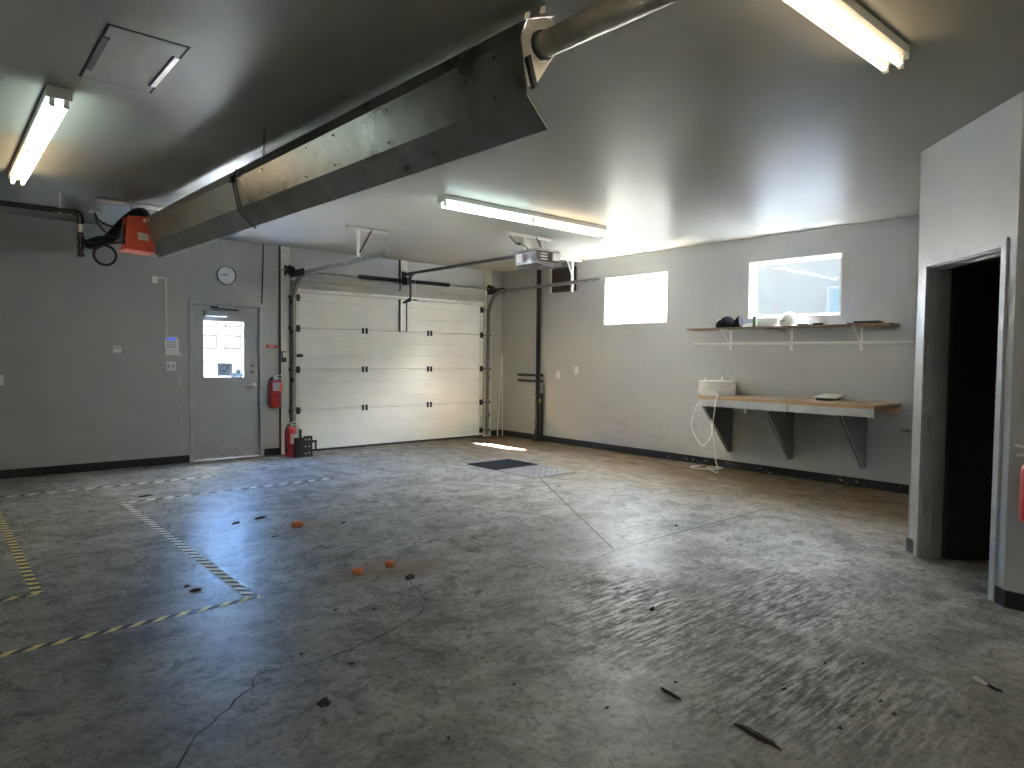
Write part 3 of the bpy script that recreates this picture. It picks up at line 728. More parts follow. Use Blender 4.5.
# end bracket: a plate with a round hole round the tube, two bent tabs and a strap
outer = [(-6.14, 2.625), (-6.08, 2.71), (-5.975, 2.865), (-5.985, 2.95), (-6.03, 2.985), (-6.16, 2.93), (-6.198, 2.845), (-6.165, 2.66)]
mb = MB(); seg = 32; vs = []
def ray_poly(a):
    d = V((math.cos(a), math.sin(a))); o = V(TC); best = .2
    for p, q in zip(outer, outer[1:]+outer[:1]):
        p, q = V(p), V(q); e = q-p; den = d.x*e.y-d.y*e.x
        if abs(den) < 1e-9: continue
        tt = ((p.x-o.x)*e.y-(p.y-o.y)*e.x)/den; u_ = ((p.x-o.x)*d.y-(p.y-o.y)*d.x)/den
        if tt > 0 and -1e-6 <= u_ <= 1+1e-6: best = tt
    return o + d*max(best, .071)
for y in (-7.505, -7.50):
    for k in range(seg):
        a = 2*PI*k/seg; q = ray_poly(a); vs += [(TC[0]+.068*math.cos(a), y, TC[1]+.068*math.sin(a)), (q.x, y, q.y)]
n2 = 2*seg
mb.add(vs, [(2*k, 2*k+1, (2*k+3) % n2, (2*k+2) % n2) for k in range(seg)] + [(n2+2*k, n2+(2*k+2) % n2, n2+(2*k+3) % n2, n2+2*k+1) for k in range(seg)]
       + [(2*k+1, n2+2*k+1, n2+(2*k+3) % n2, (2*k+3) % n2) for k in range(seg)] + [(2*k, (2*k+2) % n2, n2+(2*k+2) % n2, n2+2*k) for k in range(seg)])
link('end_bracket', mb, 'alu_bright', t)
for (x, z, a) in ((-6.165, 2.945, .5), (-6.075, 3.0, .2)):
    mb = MB(); mb.prism([(x-.016, -7.50, z-.02), (x+.014, -7.50, z-.006), (x+.014, -7.505, z+.022), (x-.012, -7.505, z+.010)], (0, -.003, 0)); link('bracket_tab', mb, 'alu_bright', t)
mb = MB(); mb.prism([(-6.185, -7.508, 2.76), (-6.165, -7.508, 2.775), (-6.12, -7.508, 2.65), (-6.14, -7.508, 2.635)], (0, -.02, 0)); link('bracket_strap', mb, 'darksteel', t)
link('tube_collar', MB().tube_profile(V((TC[0], -7.52, TC[1])), V((0,1,0)), [(.0565, 0), (.063, .002), (.063, .03), (.0565, .032)], 24, 0), 'darksteel', t)
# wire hanger round the joint of the two reflector sheets, with its hook and chain
y = -4.30
pth = [(x+hx(y)-.014, y-.01*i, z-.03) for i, (x, z) in enumerate(PROF[1:])]
link('hanger_wire', MB().tube([pth[0], pth[1], pth[2]], .007, 8).tube([pth[2], pth[3]], .0045, 8), 'darksteel', t)
mb = MB(); mb.box(pth[1][0]-.012, pth[1][0]+.02, y-.03, y+.02, pth[1][2]-.02, pth[1][2]+.03); link('hanger_hook', mb, 'black', t)
def chain(x0, y0, z0, x1, y1, z1, parent, n=None, r=.0028):
    a, b = V((x0, y0, z0)), V((x1, y1, z1)); L = (b-a).length; n = n or max(3, int(L/.026)); d = (b-a).normalized()
    s1 = V((1, 0, 0)); s2 = d.cross(s1).normalized(); mb = MB()
    for i in range(n):
        c = a+(b-a)*(i+.5)/n; hl = L/n*.64; u = s1 if i % 2 else s2
        p = [c + d*(hl*math.sin(th)) + u*(.008*math.cos(th)) for th in [2*PI*k/12 for k in range(13)]]
        mb.tube(p, r, 6, cap=False)
    link('chain', mb, 'darksteel', parent)
chain(-6.33, -4.92, H, -6.315, -4.86, 2.87, t)
# burner box at the far end
BX0, BX1, BY0, BY1, BZ0, BZ1 = -6.60, -6.33, -2.03, -1.78, 2.53, 2.86
mb = MB()
bp = [(-6.635, 2.535), (-6.38, 2.52), (-6.335, 2.60), (-6.385, 2.76), (-6.435, 2.86), (-6.615, 2.85)]
mb.prism([(x, BY0, z) for x, z in bp], (0, BY1-BY0, 0))
bb = link('burner_box', mb, 'burner', t, bevel=.008)
link('warning_label', MB().prism([(-6.525, BY0-.001, 2.62), (-6.425, BY0-.001, 2.612), (-6.435, BY0-.001, 2.685), (-6.525, BY0-.001, 2.695)], (0, -.002, 0)), 'label', bb)
link('round_sticker', MB().prism([(-6.420, BY0-.001, 2.72), (-6.375, BY0-.001, 2.665), (-6.378, BY0-.001, 2.63), (-6.412, BY0-.001, 2.655)], (0, -.002, 0)), 'pink', bb)
link('cover_flange', MB().prism([(-6.645, BY0-.01, 2.515), (-6.37, BY0-.01, 2.50), (-6.365, BY0-.01, 2.535), (-6.645, BY0-.01, 2.55)], (0, BY1-BY0+.02, 0)), 'burner', bb)
mb = MB(); mb.tube([(-6.43, BY0-.012, 2.83), (-6.41, BY0-.02, 2.80), (-6.40, BY0-.012, 2.77)], .012, 8); mb.box(-6.475, -6.455, BY0-.015, BY0, 2.80, 2.83); link('ignition_fitting', mb, 'galv_pale', bb)
mb = MB(); mb.tube(smooth_path([(-6.63, -1.95, 2.76), (-6.645, -2.0, 2.70), (-6.655, -2.02, 2.62), (-6.645, -2.0, 2.56)]), .012, 10); link('gas_valve', mb, 'darksteel', bb)
# flexible air hose looping up over the burner and back to the wall
link('air_hose', MB().tube(smooth_path([(-6.40, -1.86, 2.84), (-6.43, -1.78, 2.93), (-6.47, -1.55, 2.93), (-6.52, -1.2, 2.86), (-6.58, -.85, 2.76), (-6.62, -.45, 2.78), (-6.63, -.02, 2.80)], 10), .06, 18), 'blackmatte', t)
chain(-6.52, -1.70, H-.05, -6.50, -1.80, 2.86, t, r=.0022)
chain(-6.28, -1.70, H-.05, -6.31, -1.95, 2.87, t, r=.0022)

tag(link('ceiling_rail', MB().box(-6.83, -6.20, -1.70, -1.66, H-.012, H).box(-6.83, -6.20, -1.70, -1.695, H-.045, H).box(-6.83, -6.20, -1.665, -1.66, H-.045, H), 'offwhite', origin=(-6.5, -1.68, H-.045)), 'pale steel channel on the ceiling above the red burner', 'channel')

# gas pipe with its drop, and the looped gas hose
t = thing('gas_pipe', (-6.98, -1.76, 2.5), 'black gas pipe running to an elbow left of the red burner', 'pipe')
link('pipe_run', MB().tube([(XL, -1.76, 2.86), (-7.03, -1.76, 2.86)], .026, 14), 'black', t)
link('elbow', MB().tube([(-7.05, -1.76, 2.86)] + arc((-7.03, -1.76, 2.81), .05, PI/2, 0, 8, (1,0,0), (0,0,1)) + [(-6.98, -1.76, 2.77)], .033, 14), 'black', t)
link('drop_pipe', MB().tube([(-6.98, -1.76, 2.80), (-6.98, -1.76, 2.44)], .024, 14), 'black', t)
for z in (2.755, 2.60, 2.50): link('coupling', MB().lathe((-6.98, -1.76, z), [(.026, 0), (.033, .004), (.033, .03), (.026, .034)], seg=16), 'black', t)
mb = MB(); mb.lathe((-6.98, -1.76, 2.425), [(.02, 0), (.032, .006), (.032, .03), (.026, .034)], seg=16); link('end_cap', mb, 'black', t)
link('pale_sleeve', MB().lathe((-6.98, -1.76, 2.67), [(.0255, 0), (.0255, .075)], seg=16), 'label', t)
mb = MB(); mb.box(-7.16, -7.14, -1.775, -1.745, 2.83, 2.895); mb.tube([(-7.15, -1.76, 2.89), (-7.15, -1.76, H)], .005, 8); link('pipe_hanger', mb, 'galv_pale', t)
mb = MB()
lp = [(-6.96, -1.76, 2.60), (-6.90, -1.78, 2.575), (-6.84, -1.80, 2.56)] + [tuple(p) for p in arc((-6.785, -1.84, 2.455), .098, 2.2, 2.2-2*PI+.35, 26, (1,0,0), (0,0,1))] + [(-6.78, -1.90, 2.56), (-6.70, -1.95, 2.575), (-6.60, -1.97, 2.60)]
tag(link('gas_hose', MB().tube(smooth_path(lp, 4), .0125, 10), 'blackmatte', origin=(-6.785, -1.84, 2.35)), 'black rubber gas hose looped in a ring beside the burner', 'hose')
t = thing('junction_box', (-6.71, -.91, H-.03), 'small ceiling junction box with black cables beside the pale channel', 'junction box')
link('box', MB().box(-6.77, -6.66, -.95, -.87, H-.022, H), 'offwhite', t, bevel=.004)
link('cable', MB().tube(smooth_path([(-6.72, -.93, H-.01), (-6.70, -1.05, 2.93), (-6.62, -1.4, 2.82), (-6.52, -1.79, 2.78)]), .009, 8), 'blackmatte', t)
link('cable', MB().tube(smooth_path([(-6.72, -.92, H-.01), (-6.715, -1.1, 2.88), (-6.66, -1.5, 2.70), (-6.56, -1.80, 2.66)]), .008, 8), 'blackmatte', t)

# ------------------------------------------------------------------ things on the back wall
t = thing('wall_clock', (-5.005, 0, 2.43), 'round grey wall clock above the steel door', 'clock')
mb = MB(); mb.lathe((-5.005, 0, 2.56), [(.128, 0), (.132, -.012), (.132, -.034), (.124, -.042), (.117, -.040), (.116, -.024)], 'Y', 40); link('rim', mb, 'galv', t)
link('dial', MB().lathe((-5.005, -.018, 2.56), [(.118, 0), (.118, -.008)], 'Y', 40), 'clockface', t)
mb = MB()
for k in range(12):
    a = PI/2-k*PI/6; r0, r1_ = (.092, .110) if k % 3 == 0 else (.099, .110); ww = .003; ca, sa = math.cos(a), math.sin(a)
    mb.add([(-5.005+ca*r0-sa*ww, -.0268, 2.56+sa*r0+ca*ww), (-5.005+ca*r1_-sa*ww, -.0268, 2.56+sa*r1_+ca*ww), (-5.005+ca*r1_+sa*ww, -.0268, 2.56+sa*r1_-ca*ww), (-5.005+ca*r0+sa*ww, -.0268, 2.56+sa*r0-ca*ww)], [(0, 1, 2, 3)])
link('hour_marks', mb, 'black', t)
link('hour_hand', MB().box(-5.062, -5.0, -.030, -.028, 2.565, 2.573), 'black', t); link('minute_hand', MB().box(-5.095, -5.0, -.033, -.031, 2.557, 2.563), 'black', t)
link('hub', MB().lathe((-5.005, -.026, 2.562), [(.008, 0), (.008, -.010)], 'Y', 14), 'black', t)

t = thing('alarm_siren', (-5.915, 0, 2.36), 'small white alarm box high on the wall with surface conduit', 'alarm box')
link('box', MB().box(-5.955, -5.885, -.05, 0, 2.375, 2.465), 'white', t, bevel=.006)
link('conduit', MB().box(-5.885, -5.765, -.014, 0, 2.445, 2.463).box(-5.785, -5.765, -.014, 0, 1.705, 2.463), 'white', t)
t = thing('alarm_keypad', (-5.715, 0, 1.44), 'white alarm keypad with a lit blue display left of the door', 'keypad')
link('housing', MB().prism([(-5.80, -.03, 1.52), (-5.63, -.03, 1.52), (-5.625, -.03, 1.64), (-5.645, -.03, 1.69), (-5.785, -.03, 1.69), (-5.81, -.03, 1.64)], (0, .03, 0)), 'white', t, bevel=.006)
link('lower_flap', MB().prism([(-5.815, -.034, 1.445), (-5.615, -.034, 1.445), (-5.63, -.04, 1.52), (-5.80, -.04, 1.52)], (0, .034, 0)), 'white', t, bevel=.004)
link('display', MB().box(-5.775, -5.665, -.033, -.029, 1.645, 1.68), 'lcd', t)
for i in range(4):
    for j in range(3): link('key', MB().box(-5.772+i*.029, -5.753+i*.029, -.036, -.03, 1.548+j*.030, 1.567+j*.030), 'grey_key', t)
t = thing('outlet_plate', (-5.72, 0, 1.24), 'white double outlet plate below the alarm keypad', 'outlet')
link('plate', MB().box(-5.778, -5.664, -.008, 0, 1.245, 1.36), 'white', t, bevel=.002)
for x in (-5.748, -5.694): link('socket', MB().box(x-.017, x+.017, -.011, -.008, 1.272, 1.333), 'grey_key', t)
t = thing('thermostat', (-6.35, 0, 1.47), 'small white thermostat alone on the left wall', 'thermostat')
link('housing', MB().box(-6.395, -6.305, -.03, 0, 1.475, 1.555), 'white', t, bevel=.006); link('dial', MB().box(-6.385, -6.315, -.033, -.03, 1.522, 1.542), 'grey_key', t)
t = thing('light_switch', (-7.52, 0, 1.08), 'white light switch plate at the left picture edge', 'switch')
link('plate', MB().box(-7.575, -7.50, -.007, 0, 1.085, 1.20), 'white', t, bevel=.002); link('rocker', MB().box(-7.552, -7.522, -.012, -.007, 1.11, 1.175), 'white', t)
tag(link('wall_cable', MB().tube(smooth_path([(-4.49, -.012, H), (-4.495, -.012, 2.8), (-4.505, -.012, 2.45), (-4.515, -.012, 2.2)]), .009, 8), 'darksteel', origin=(-4.5, -.012, 2.2)), 'thin dark cable running down the wall beside the clock', 'cable')
t = thing('extinguisher_sign', (-4.36, 0, 1.55), 'narrow red sign above the hanging fire extinguisher', 'sign')
link('board', MB().box(-4.455, -4.285, -.003, 0, 1.565, 1.612), 'redsign', t); link('print', MB().box(-4.42, -4.33, -.0038, -.003, 1.583, 1.597), 'label', t)
t = thing('opener_button', (-4.21, -.022, 1.35), 'black wall control beside the garage door track', 'wall control')
link('box', MB().box(-4.236, -4.170, -.05, -.022, 1.36, 1.52), 'black', t, bevel=.004); link('button_plate', MB().box(-4.228, -4.178, -.056, -.05, 1.43, 1.505), 'label', t); link('button', MB().lathe((-4.203, -.05, 1.395), [(.014, 0), (.014, -.01)], 'Y', 14), 'darksteel', t)

def extinguisher(cx, cy_, z0, r, hb, label, wall=None, tagged=False, band=True, rot=0.):
    t = thing('fire_extinguisher', (cx, cy_, z0), label, 'fire extinguisher')
    prof = [(r*.82, 0), (r*.96, .008), (r, .03), (r, hb-.07), (r*.93, hb-.035), (r*.7, hb-.01), (r*.38, hb)]
    link('cylinder', MB().lathe((cx, cy_, z0), prof, seg=32), 'red', t)
    z1 = z0+hb
    ca, sa = math.cos(rot), math.sin(rot)
    def L(x, y, z): return (cx+x*ca-y*sa, cy_+x*sa+y*ca, z1+z)
    link('valve', MB().lathe((cx, cy_, z1-.003), [(.028, 0), (.028, .018), (.018, .022), (.018, .05)], seg=16), 'galv_pale', t)
    link('carry_handle', MB().prism([L(-.02, -.012, .03), L(.10, -.012, .012), L(.10, -.012, .022), L(-.02, -.012, .045)], V(L(0, .024, 0))-V(L(0, 0, 0))), 'galv_pale', t)
    link('squeeze_lever', MB().prism([L(-.025, -.011, .05), L(.11, -.011, .07), L(.11, -.011, .08), L(-.025, -.011, .062)], V(L(0, .022, 0))-V(L(0, 0, 0))), 'galv_pale', t)
    link('pressure_gauge', MB().lathe(L(0, -.018, .025), [(.016, 0), (.018, .012), (.014, .016)], V(L(0, -1, 0))-V(L(0, 0, 0)), 16), 'white', t)
    link('hose', MB().tube(smooth_path([L(-.02, 0, .03), L(-.07, -.01, .02), L(-r-.025, -.02, -.08), L(-r-.022, -.03, -.22), L(-r-.018, -.03, -.30)]), .011, 10), 'blackmatte', t)
    link('nozzle', MB().lathe(L(-r-.018, -.03, -.36), [(.012, 0), (.017, .004), (.014, .07)], seg=12), 'blackmatte', t)
    if band:
        mb = MB(); n = 12; a0, a1 = -2.3+rot, -.7+rot
        pts = [(cx+(r+.0012)*math.cos(a0+(a1-a0)*i/n), cy_+(r+.0012)*math.sin(a0+(a1-a0)*i/n)) for i in range(n+1)]
        vs = [(x, y, z0+hb*(.62 if tagged else .45)) for x, y in pts] + [(x, y, z0+hb*(.93 if tagged else .78)) for x, y in pts]
        mb.add(vs, [(i, i+1, n+2+i, n+1+i) for i in range(n)]); link('label_band', mb, 'grey_key' if tagged else 'label', t)
    if tagged:
        link('inspection_tag', MB().prism([L(.035, -r*.72, -.01), L(.085, -r*.6, -.03), L(.095, -r*.6, -.14), L(.065, -r*.78, -.17), L(.03, -r*.9, -.09)], (0, -.002, 0)), 'orange', t)
    if wall: link('wall_hook', MB().box(*wall), 'darksteel', t)
    return t
e1 = extinguisher(-4.365, -.10, .70, .076, .40, 'red fire extinguisher with orange tag hung on the wall by the steel door', (-4.39, -4.34, -.03, 0, .9, 1.12), True)
extinguisher(-4.215, -.30, 0, .082, .43, 'red fire extinguisher standing on the floor behind the black bracket', rot=.3)
extinguisher(-3.405, -8.80, .55, .075, .36, 'red fire extinguisher cut off by the right picture edge', (-3.34, -3.3, -8.82, -8.78, .75, .95), rot=PI/2)

t = thing('steel_bracket', (-4.10, -.45, 0), 'black steel bracket with bolt holes standing before the floor extinguisher', 'bracket')
link('back_plate', MB().box(-4.235, -4.095, -.47, -.455, 0, .285), 'black', t, bevel=.003)
mb = MB(); grid_wall(mb, -4.085, -3.955, 0, .30, [(-4.06+.055*i-.008, -4.06+.055*i+.008, z-.008, z+.008) for i in (0, 1) for z in (.05, .15, .25)], lambda a, b, c, d: mb.box(a, b, -.455, -.443, c, d))
link('hole_plate', mb, 'black', t)
mb = MB()
for i in (0, 1):
    for z in (.05, .15, .25): mb.lathe((-4.06+.055*i, -.443, z), [(.010, 0), (.010, -.016), (.001, -.017)], 'Y', 12)
link('bolts', mb, 'galv_pale', t)
link('base_plate', MB().box(-4.235, -3.955, -.47, -.40, 0, .012), 'black', t)
link('side_hook', MB().box(-3.955, -3.90, -.458, -.44, .20, .235).box(-3.915, -3.89, -.458, -.44, .07, .235), 'black', t)
link('upright_plate', MB().box(-4.13, -4.115, -.452, -.395, .012, .40), 'black', t)

# ------------------------------------------------------------------ right wall
t = thing('black_riser_pipe', (-.075, -1.10, 0), 'black riser pipe with two stub branches in the garage corner', 'pipe')
link('main_pipe', MB().tube([(-.075, -1.07, .04), (-.075, -1.07, H)], .038, 16), 'black', t)
link('second_pipe', MB().tube([(-.07, -1.165, .05), (-.07, -1.165, .84)], .030, 14), 'black', t)
for z in (1.155, 1.055):
    link('branch', MB().tube([(-.075, -.56, z), (-.075, -1.16, z)], .024, 12), 'black', t)
    link('branch_cap', MB().lathe((-.075, -1.15, z), [(.03, 0), (.03, -.035)], 'Y', 12), 'black', t)
link('valve_body', MB().tube([(-.07, -1.165, .84), (-.07, -1.165, 1.04)], .022, 12).lathe((-.07, -1.165, .93), [(.03, -.03), (.038, 0), (.03, .03)], seg=12), 'galv', t)
mb = MB()
for z in (.66, .30, .80): mb.lathe((-.075, -1.07, z), [(.04, 0), (.047, .004), (.047, .036), (.04, .04)], seg=16); mb.box(-.085, -.06, -1.20, -1.06, z+.008, z+.032)
link('pipe_clamps', mb, 'darksteel', t)
link('yellow_tag', MB().box(-.112, -.108, -1.185, -1.145, .69, .75), 'yellow', t)
link('floor_flange', MB().lathe((-.075, -1.08, 0), [(.072, 0), (.072, .05), (.06, .09), (.055, .2), (.05, .21)], seg=20), 'black', t)
mb = MB().tube([(-.16, -.075, 0), (-.03, -.028, 1.50)], .011, 10); tag(link('metal_rod', mb, 'galv_pale', origin=(-.16, -.07, 0)), 'pale slim rod leaning slantwise in the garage corner', 'rod', 'rods leaning in the corner')
mb = MB().tube([(-.045, -.085, 0), (-.022, -.030, 1.52)], .012, 10); tag(link('metal_rod', mb, 'galv_pale', origin=(-.04, -.08, 0)), 'pale slim rod standing nearly upright in the corner', 'rod', 'rods leaning in the corner')
t = thing('wall_vent', (0, -1.62, 2.57), 'dark brown louvred vent high on the wall beside a track hanger', 'vent')
mb = MB(); mb.box(-.03, 0, -1.90, -1.86, 2.575, 2.98); mb.box(-.03, 0, -1.39, -1.35, 2.575, 2.98); mb.box(-.03, 0, -1.9, -1.35, 2.575, 2.61); mb.box(-.03, 0, -1.9, -1.35, 2.945, 2.98); link('vent_frame', mb, 'vent', t)
link('vent_back', MB().box(-.006, 0, -1.87, -1.38, 2.6, 2.95), 'vent', t)
mb = MB()
for i in range(10): z = 2.615+i*.033; mb.prism([(-.024, -1.865, z), (-.020, -1.865, z-.004), (-.004, -1.865, z+.026), (-.008, -1.865, z+.030)], (0, .48, 0))
link('slats', mb, 'vent', t)
link('pale_edge', MB().box(-.05, -.0, -1.35, -1.32, 2.57, 3.0), 'offwhite', t)
for (y, z, l) in ((-1.5, 1.17, 'small white outlet on the window wall near the black riser pipe'), (-1.93, 1.255, 'small white outlet plate on the window wall, further from the riser pipe')):
    t = thing('outlet_plate', (0, y, z-.06), l, 'outlet')
    link('plate', MB().box(-.007, 0, y-.037, y+.037, z-.06, z+.06), 'white', t, bevel=.002)
    for dz in (-.025, .025): link('socket', MB().box(-.01, -.007, y-.014, y+.014, z+dz-.015, z+dz+.015), 'grey_key', t)

# shelf with three brackets
t = thing('wall_shelf', (-.14, -5.55, 1.86), 'brown wooden shelf on white brackets under the second window', 'shelf')
link('shelf_board', MB().box(-.285, 0, -6.86, -4.27, 1.858, 1.880), 'shelf', t)
for y in (-4.775, -5.62, -6.455):
    link('bracket', MB().box(-.004, 0, y-.013, y+.013, 1.585, 1.858).box(-.26, 0, y-.013, y+.013, 1.854, 1.858).tube([(-.25, y, 1.852), (-.012, y, 1.66)], .007, 8).tube(arc((-.035, y, 1.655), .028, PI*.9, 2*PI, 8, (1,0,0), (0,0,1)), .007, 8), 'offwhite', t)
tag(link('closet_rod', MB().tube([(-.045, -4.22, 1.672), (-.045, -7.75, 1.672)], .0165, 14), 'offwhite', origin=(-.045, -5.9, 1.655)), 'long white rod carried under the wooden shelf', 'rod')
link('end_cap', MB().lathe((-.045, -4.215, 1.672), [(.021, 0), (.021, -.02)], 'Y', 14), 'offwhite', bpy.data.objects['closet_rod'])

SH = 1.880
# dark helmet: a lofted shell with a raised visor at one end
t = thing('helmet', (-.14, -4.83, SH), 'dark helmet with a pointed visor lying at the shelf end', 'helmet')
prof = [(-4.655, .035, .035), (-4.675, .085, .075), (-4.71, .115, .105), (-4.76, .14, .12), (-4.80, .155, .125), (-4.83, .150, .12), (-4.87, .115, .115), (-4.91, .095, .10), (-4.94, .09, .085), (-4.965, .085, .06)]
mb = MB(); seg = 18; vs = []
for y, h, wd in prof:
    for k in range(seg):
        a = 2*PI*k/seg; zz = math.sin(a); vs.append((-.14+wd*math.cos(a), y, SH + max(0, (zz+.75)/1.75)*h))
n = len(prof); mb.add(vs, [(i*seg+k, i*seg+(k+1) % seg, (i+1)*seg+(k+1) % seg, (i+1)*seg+k) for i in range(n-1) for k in range(seg)], 0, True)
mb.add(vs[:seg], [tuple(range(seg))]); mb.add(vs[-seg:], [tuple(range(seg))]); link('shell', mb, 'navy', t)
link('visor', MB().prism([(-.22, -4.93, SH+.03), (-.22, -4.955, SH+.10), (-.22, -5.005, SH+.155), (-.22, -5.015, SH+.09), (-.22, -5.03, SH+.012), (-.22, -4.94, SH+.008)], (.15, 0, 0)), 'navy', t, bevel=.01)
link('side_badge', MB().prism([(-.252, -4.70, SH+.085), (-.255, -4.74, SH+.10), (-.255, -4.77, SH+.105), (-.250, -4.76, SH+.13), (-.246, -4.71, SH+.11)], (.02, 0, 0)), 'label', t)
mb = MB()
for i in range(5): mb.obox((-.20+i*.012, -5.05-.004*i, SH+.002+i*.010), (.12, .01*i-.01, 0), (.02, -.12, .012), (0, 0, .008))
tag(link('crumpled_rag', mb, 'paper', origin=(-.14, -5.1, SH)), 'small crumpled white rag between the helmet and the green can', 'rag')
t = thing('spray_can', (-.16, -5.205, SH), 'small green can standing on the shelf', 'can')
link('can_body', MB().lathe((-.16, -5.205, SH), [(.024, 0), (.026, .004), (.026, .105), (.020, .116)], seg=20), 'green', t); link('can_cap', MB().lathe((-.16, -5.205, SH+.116), [(.020, 0), (.020, .025), (.016, .028)], seg=16), 'darksteel', t)
t = thing('hard_hat', (-.15, -5.66, SH), 'white hard hat on the shelf before the window', 'hard hat')
mb = MB(); vs = []; rings = [(.135, 0), (.132, .03), (.122, .07), (.102, .11), (.07, .142), (.035, .158), (.002, .162)]; seg = 28
for r, h in rings:
    for k in range(seg): a = 2*PI*k/seg; vs.append((-.15+r*.88*math.cos(a), -5.655+r*math.sin(a)*.95, SH+.010+h))
mb.add(vs, [(i*seg+k, i*seg+(k+1) % seg, (i+1)*seg+(k+1) % seg, (i+1)*seg+k) for i in range(len(rings)-1) for k in range(seg)], 0, True); link('dome', mb, 'hat', t)
mb = MB(); vs = []
for q, (r, h) in enumerate([(.128, .012), (.15, .004), (.15, 0), (.125, .004)]):
    for k in range(seg):
        a = 2*PI*k/seg; ex = .035*max(0, math.sin(a))**2 if q in (1, 2) else 0
        vs.append((-.15+(r)*.9*math.cos(a), -5.655+(r+ex)*math.sin(a)*.95, SH+h))
mb.add(vs, [(i*seg+k, i*seg+(k+1) % seg, ((i+1) % 4)*seg+(k+1) % seg, ((i+1) % 4)*seg+k) for i in range(4) for k in range(seg)], 0, True); link('brim', mb, 'hat', t)
mb = MB()
for dx in (-.03, 0, .03):
    mb.tube([(-.15+dx, -5.655+.125*math.cos(a), SH+.012+.158*math.sin(a)*(1-abs(dx))) for a in [PI*k/14 for k in range(15)]], .006, 6)
link('ridges', mb, 'hat', t)
link('front_badge', MB().prism([(-.268, -5.61, SH+.055), (-.268, -5.665, SH+.055), (-.262, -5.665, SH+.072), (-.262, -5.61, SH+.072)], (.012, 0, 0)), 'grey_key', t)
for (y0, y1, h, m, nm, l, c) in ((-5.805, -5.855, .022, 'black', 'safety_goggles', 'small black goggles beside the hard hat brim', 'goggles'), (-5.875, -5.925, .022, 'black', 'tape_measure', 'small black case next to the goggles on the shelf', 'case')):
    t = thing(nm, (-.2, (y0+y1)/2, SH), l, c)
    link('body', MB().box(-.24, -.16, y1, y0, SH, SH+h), m, t, bevel=.006)
    link('strap', MB().tube(smooth_path([(-.16, y0-.005, SH+.012), (-.12, (y0+y1)/2, SH+.016), (-.16, y1+.005, SH+.012)]), .004, 8), m, t)
tag(link('battery_pack', MB().box(-.24, -.14, -6.125, -5.99, SH, SH+.024), 'navy', origin=(-.19, -6.06, SH), bevel=.004), 'flat black box lying on the shelf right of the goggles', 'box')
tag(link('paper_sheet', MB().prism([(-.27, -6.13, SH), (-.27, -6.37, SH), (-.09, -6.38, SH), (-.08, -6.14, SH)], (0, 0, .012)), 'paper', origin=(-.18, -6.26, SH)), 'flat white papers on the shelf by the black tray', 'papers')
t = thing('tool_case', (-.18, -6.58, SH), 'long flat black case at the shelf end near the doorway', 'case')
link('case_base', MB().box(-.26, -.08, -6.73, -6.39, SH, SH+.012), 'darksteel', t); link('case_lid', MB().box(-.25, -.09, -6.72, -6.46, SH+.012, SH+.030), 'black', t, bevel=.003)

# workbench: two wooden tops with painted aprons on three triangular brackets
t = thing('workbench', (-.38, -5.8, .22), 'wall-mounted workbench with wooden top and grey triangular brackets', 'workbench')
BF = -.76
for a, b in ((-5.965, -4.79), (-6.90, -5.975)):
    tp = link('bench_top', MB().box(BF, 0, a, b, .962, .998), 'bench', t, bevel=.003)
    link('apron', MB().box(BF+.004, BF+.024, a+.004, b-.002, .875, .962), 'apron', t)
for y in (-4.82, -5.66, -6.53):
    link('bracket', MB().prism([(-.015, y-.02, .235), (-.07, y-.02, .225), (BF+.03, y-.02, .905), (BF+.03, y-.02, .962), (-.015, y-.02, .962)], (0, .04, 0)), 'bracket', t)
    link('bracket_edge', MB().prism([(-.07, y-.024, .222), (-.085, y-.024, .245), (BF+.028, y-.024, .915), (BF+.028, y-.024, .885)], (0, .006, 0)), 'apron', t)
link('wall_cleat', MB().box(-.095, 0, -6.90, -4.79, .885, .960), 'bench', t)
# cable reel on the bench: a drum of wound white cable between two flanges
t = thing('cable_reel', (-.34, -4.80, .998), 'white reel of wound cable on the workbench end', 'cable reel')
rc = (-.34, -4.80)
link('flange', MB().lathe((*rc, .998), [(.235, 0), (.235, .010)], seg=40), 'offwhite', t)
prof = []
for i in range(15): z = .010+i*.0118; prof += [(.228, z), (.236, z+.0059)]
link('winding', MB().lathe((*rc, .998), prof + [(.228, .187), (.05, .189)], seg=40), 'wire', t)
mb = MB()
for i in range(3): mb.tube([(rc[0]+.239*math.cos(a), rc[1]+.239*math.sin(a), 1.04+i*.045+.03*math.sin(a*1.3+i)) for a in [2*PI*k/40 for k in range(41)]], .0045, 6, cap=False)
link('cross_strand', mb, 'wire', t)
link('cable_end', MB().tube(smooth_path([(-.38, -4.88, 1.18), (-.37, -4.885, 1.215), (-.36, -4.875, 1.235), (-.35, -4.87, 1.21)]), .006, 8).tube(smooth_path([(-.40, -4.66, 1.18), (-.40, -4.66, 1.205), (-.41, -4.645, 1.215)]), .005, 8), 'wire', t)
pth = [(-.42, -4.58, 1.012), (-.55, -4.66, 1.03), (-.62, -4.82, 1.07), (-.68, -4.98, 1.055), (-.74, -5.06, 1.012), (-.785, -5.065, .96), (-.79, -5.05, .82), (-.79, -5.03, .66), (-.79, -5.005, .50), (-.76, -4.90, .38), (-.74, -4.82, .39), (-.74, -4.72, .52), (-.755, -4.70, .64), (-.775, -4.765, .84), (-.775, -4.80, .90)]
link('trailing_cable', MB().tube(smooth_path(pth, 8), .0068, 8), 'wire', t)
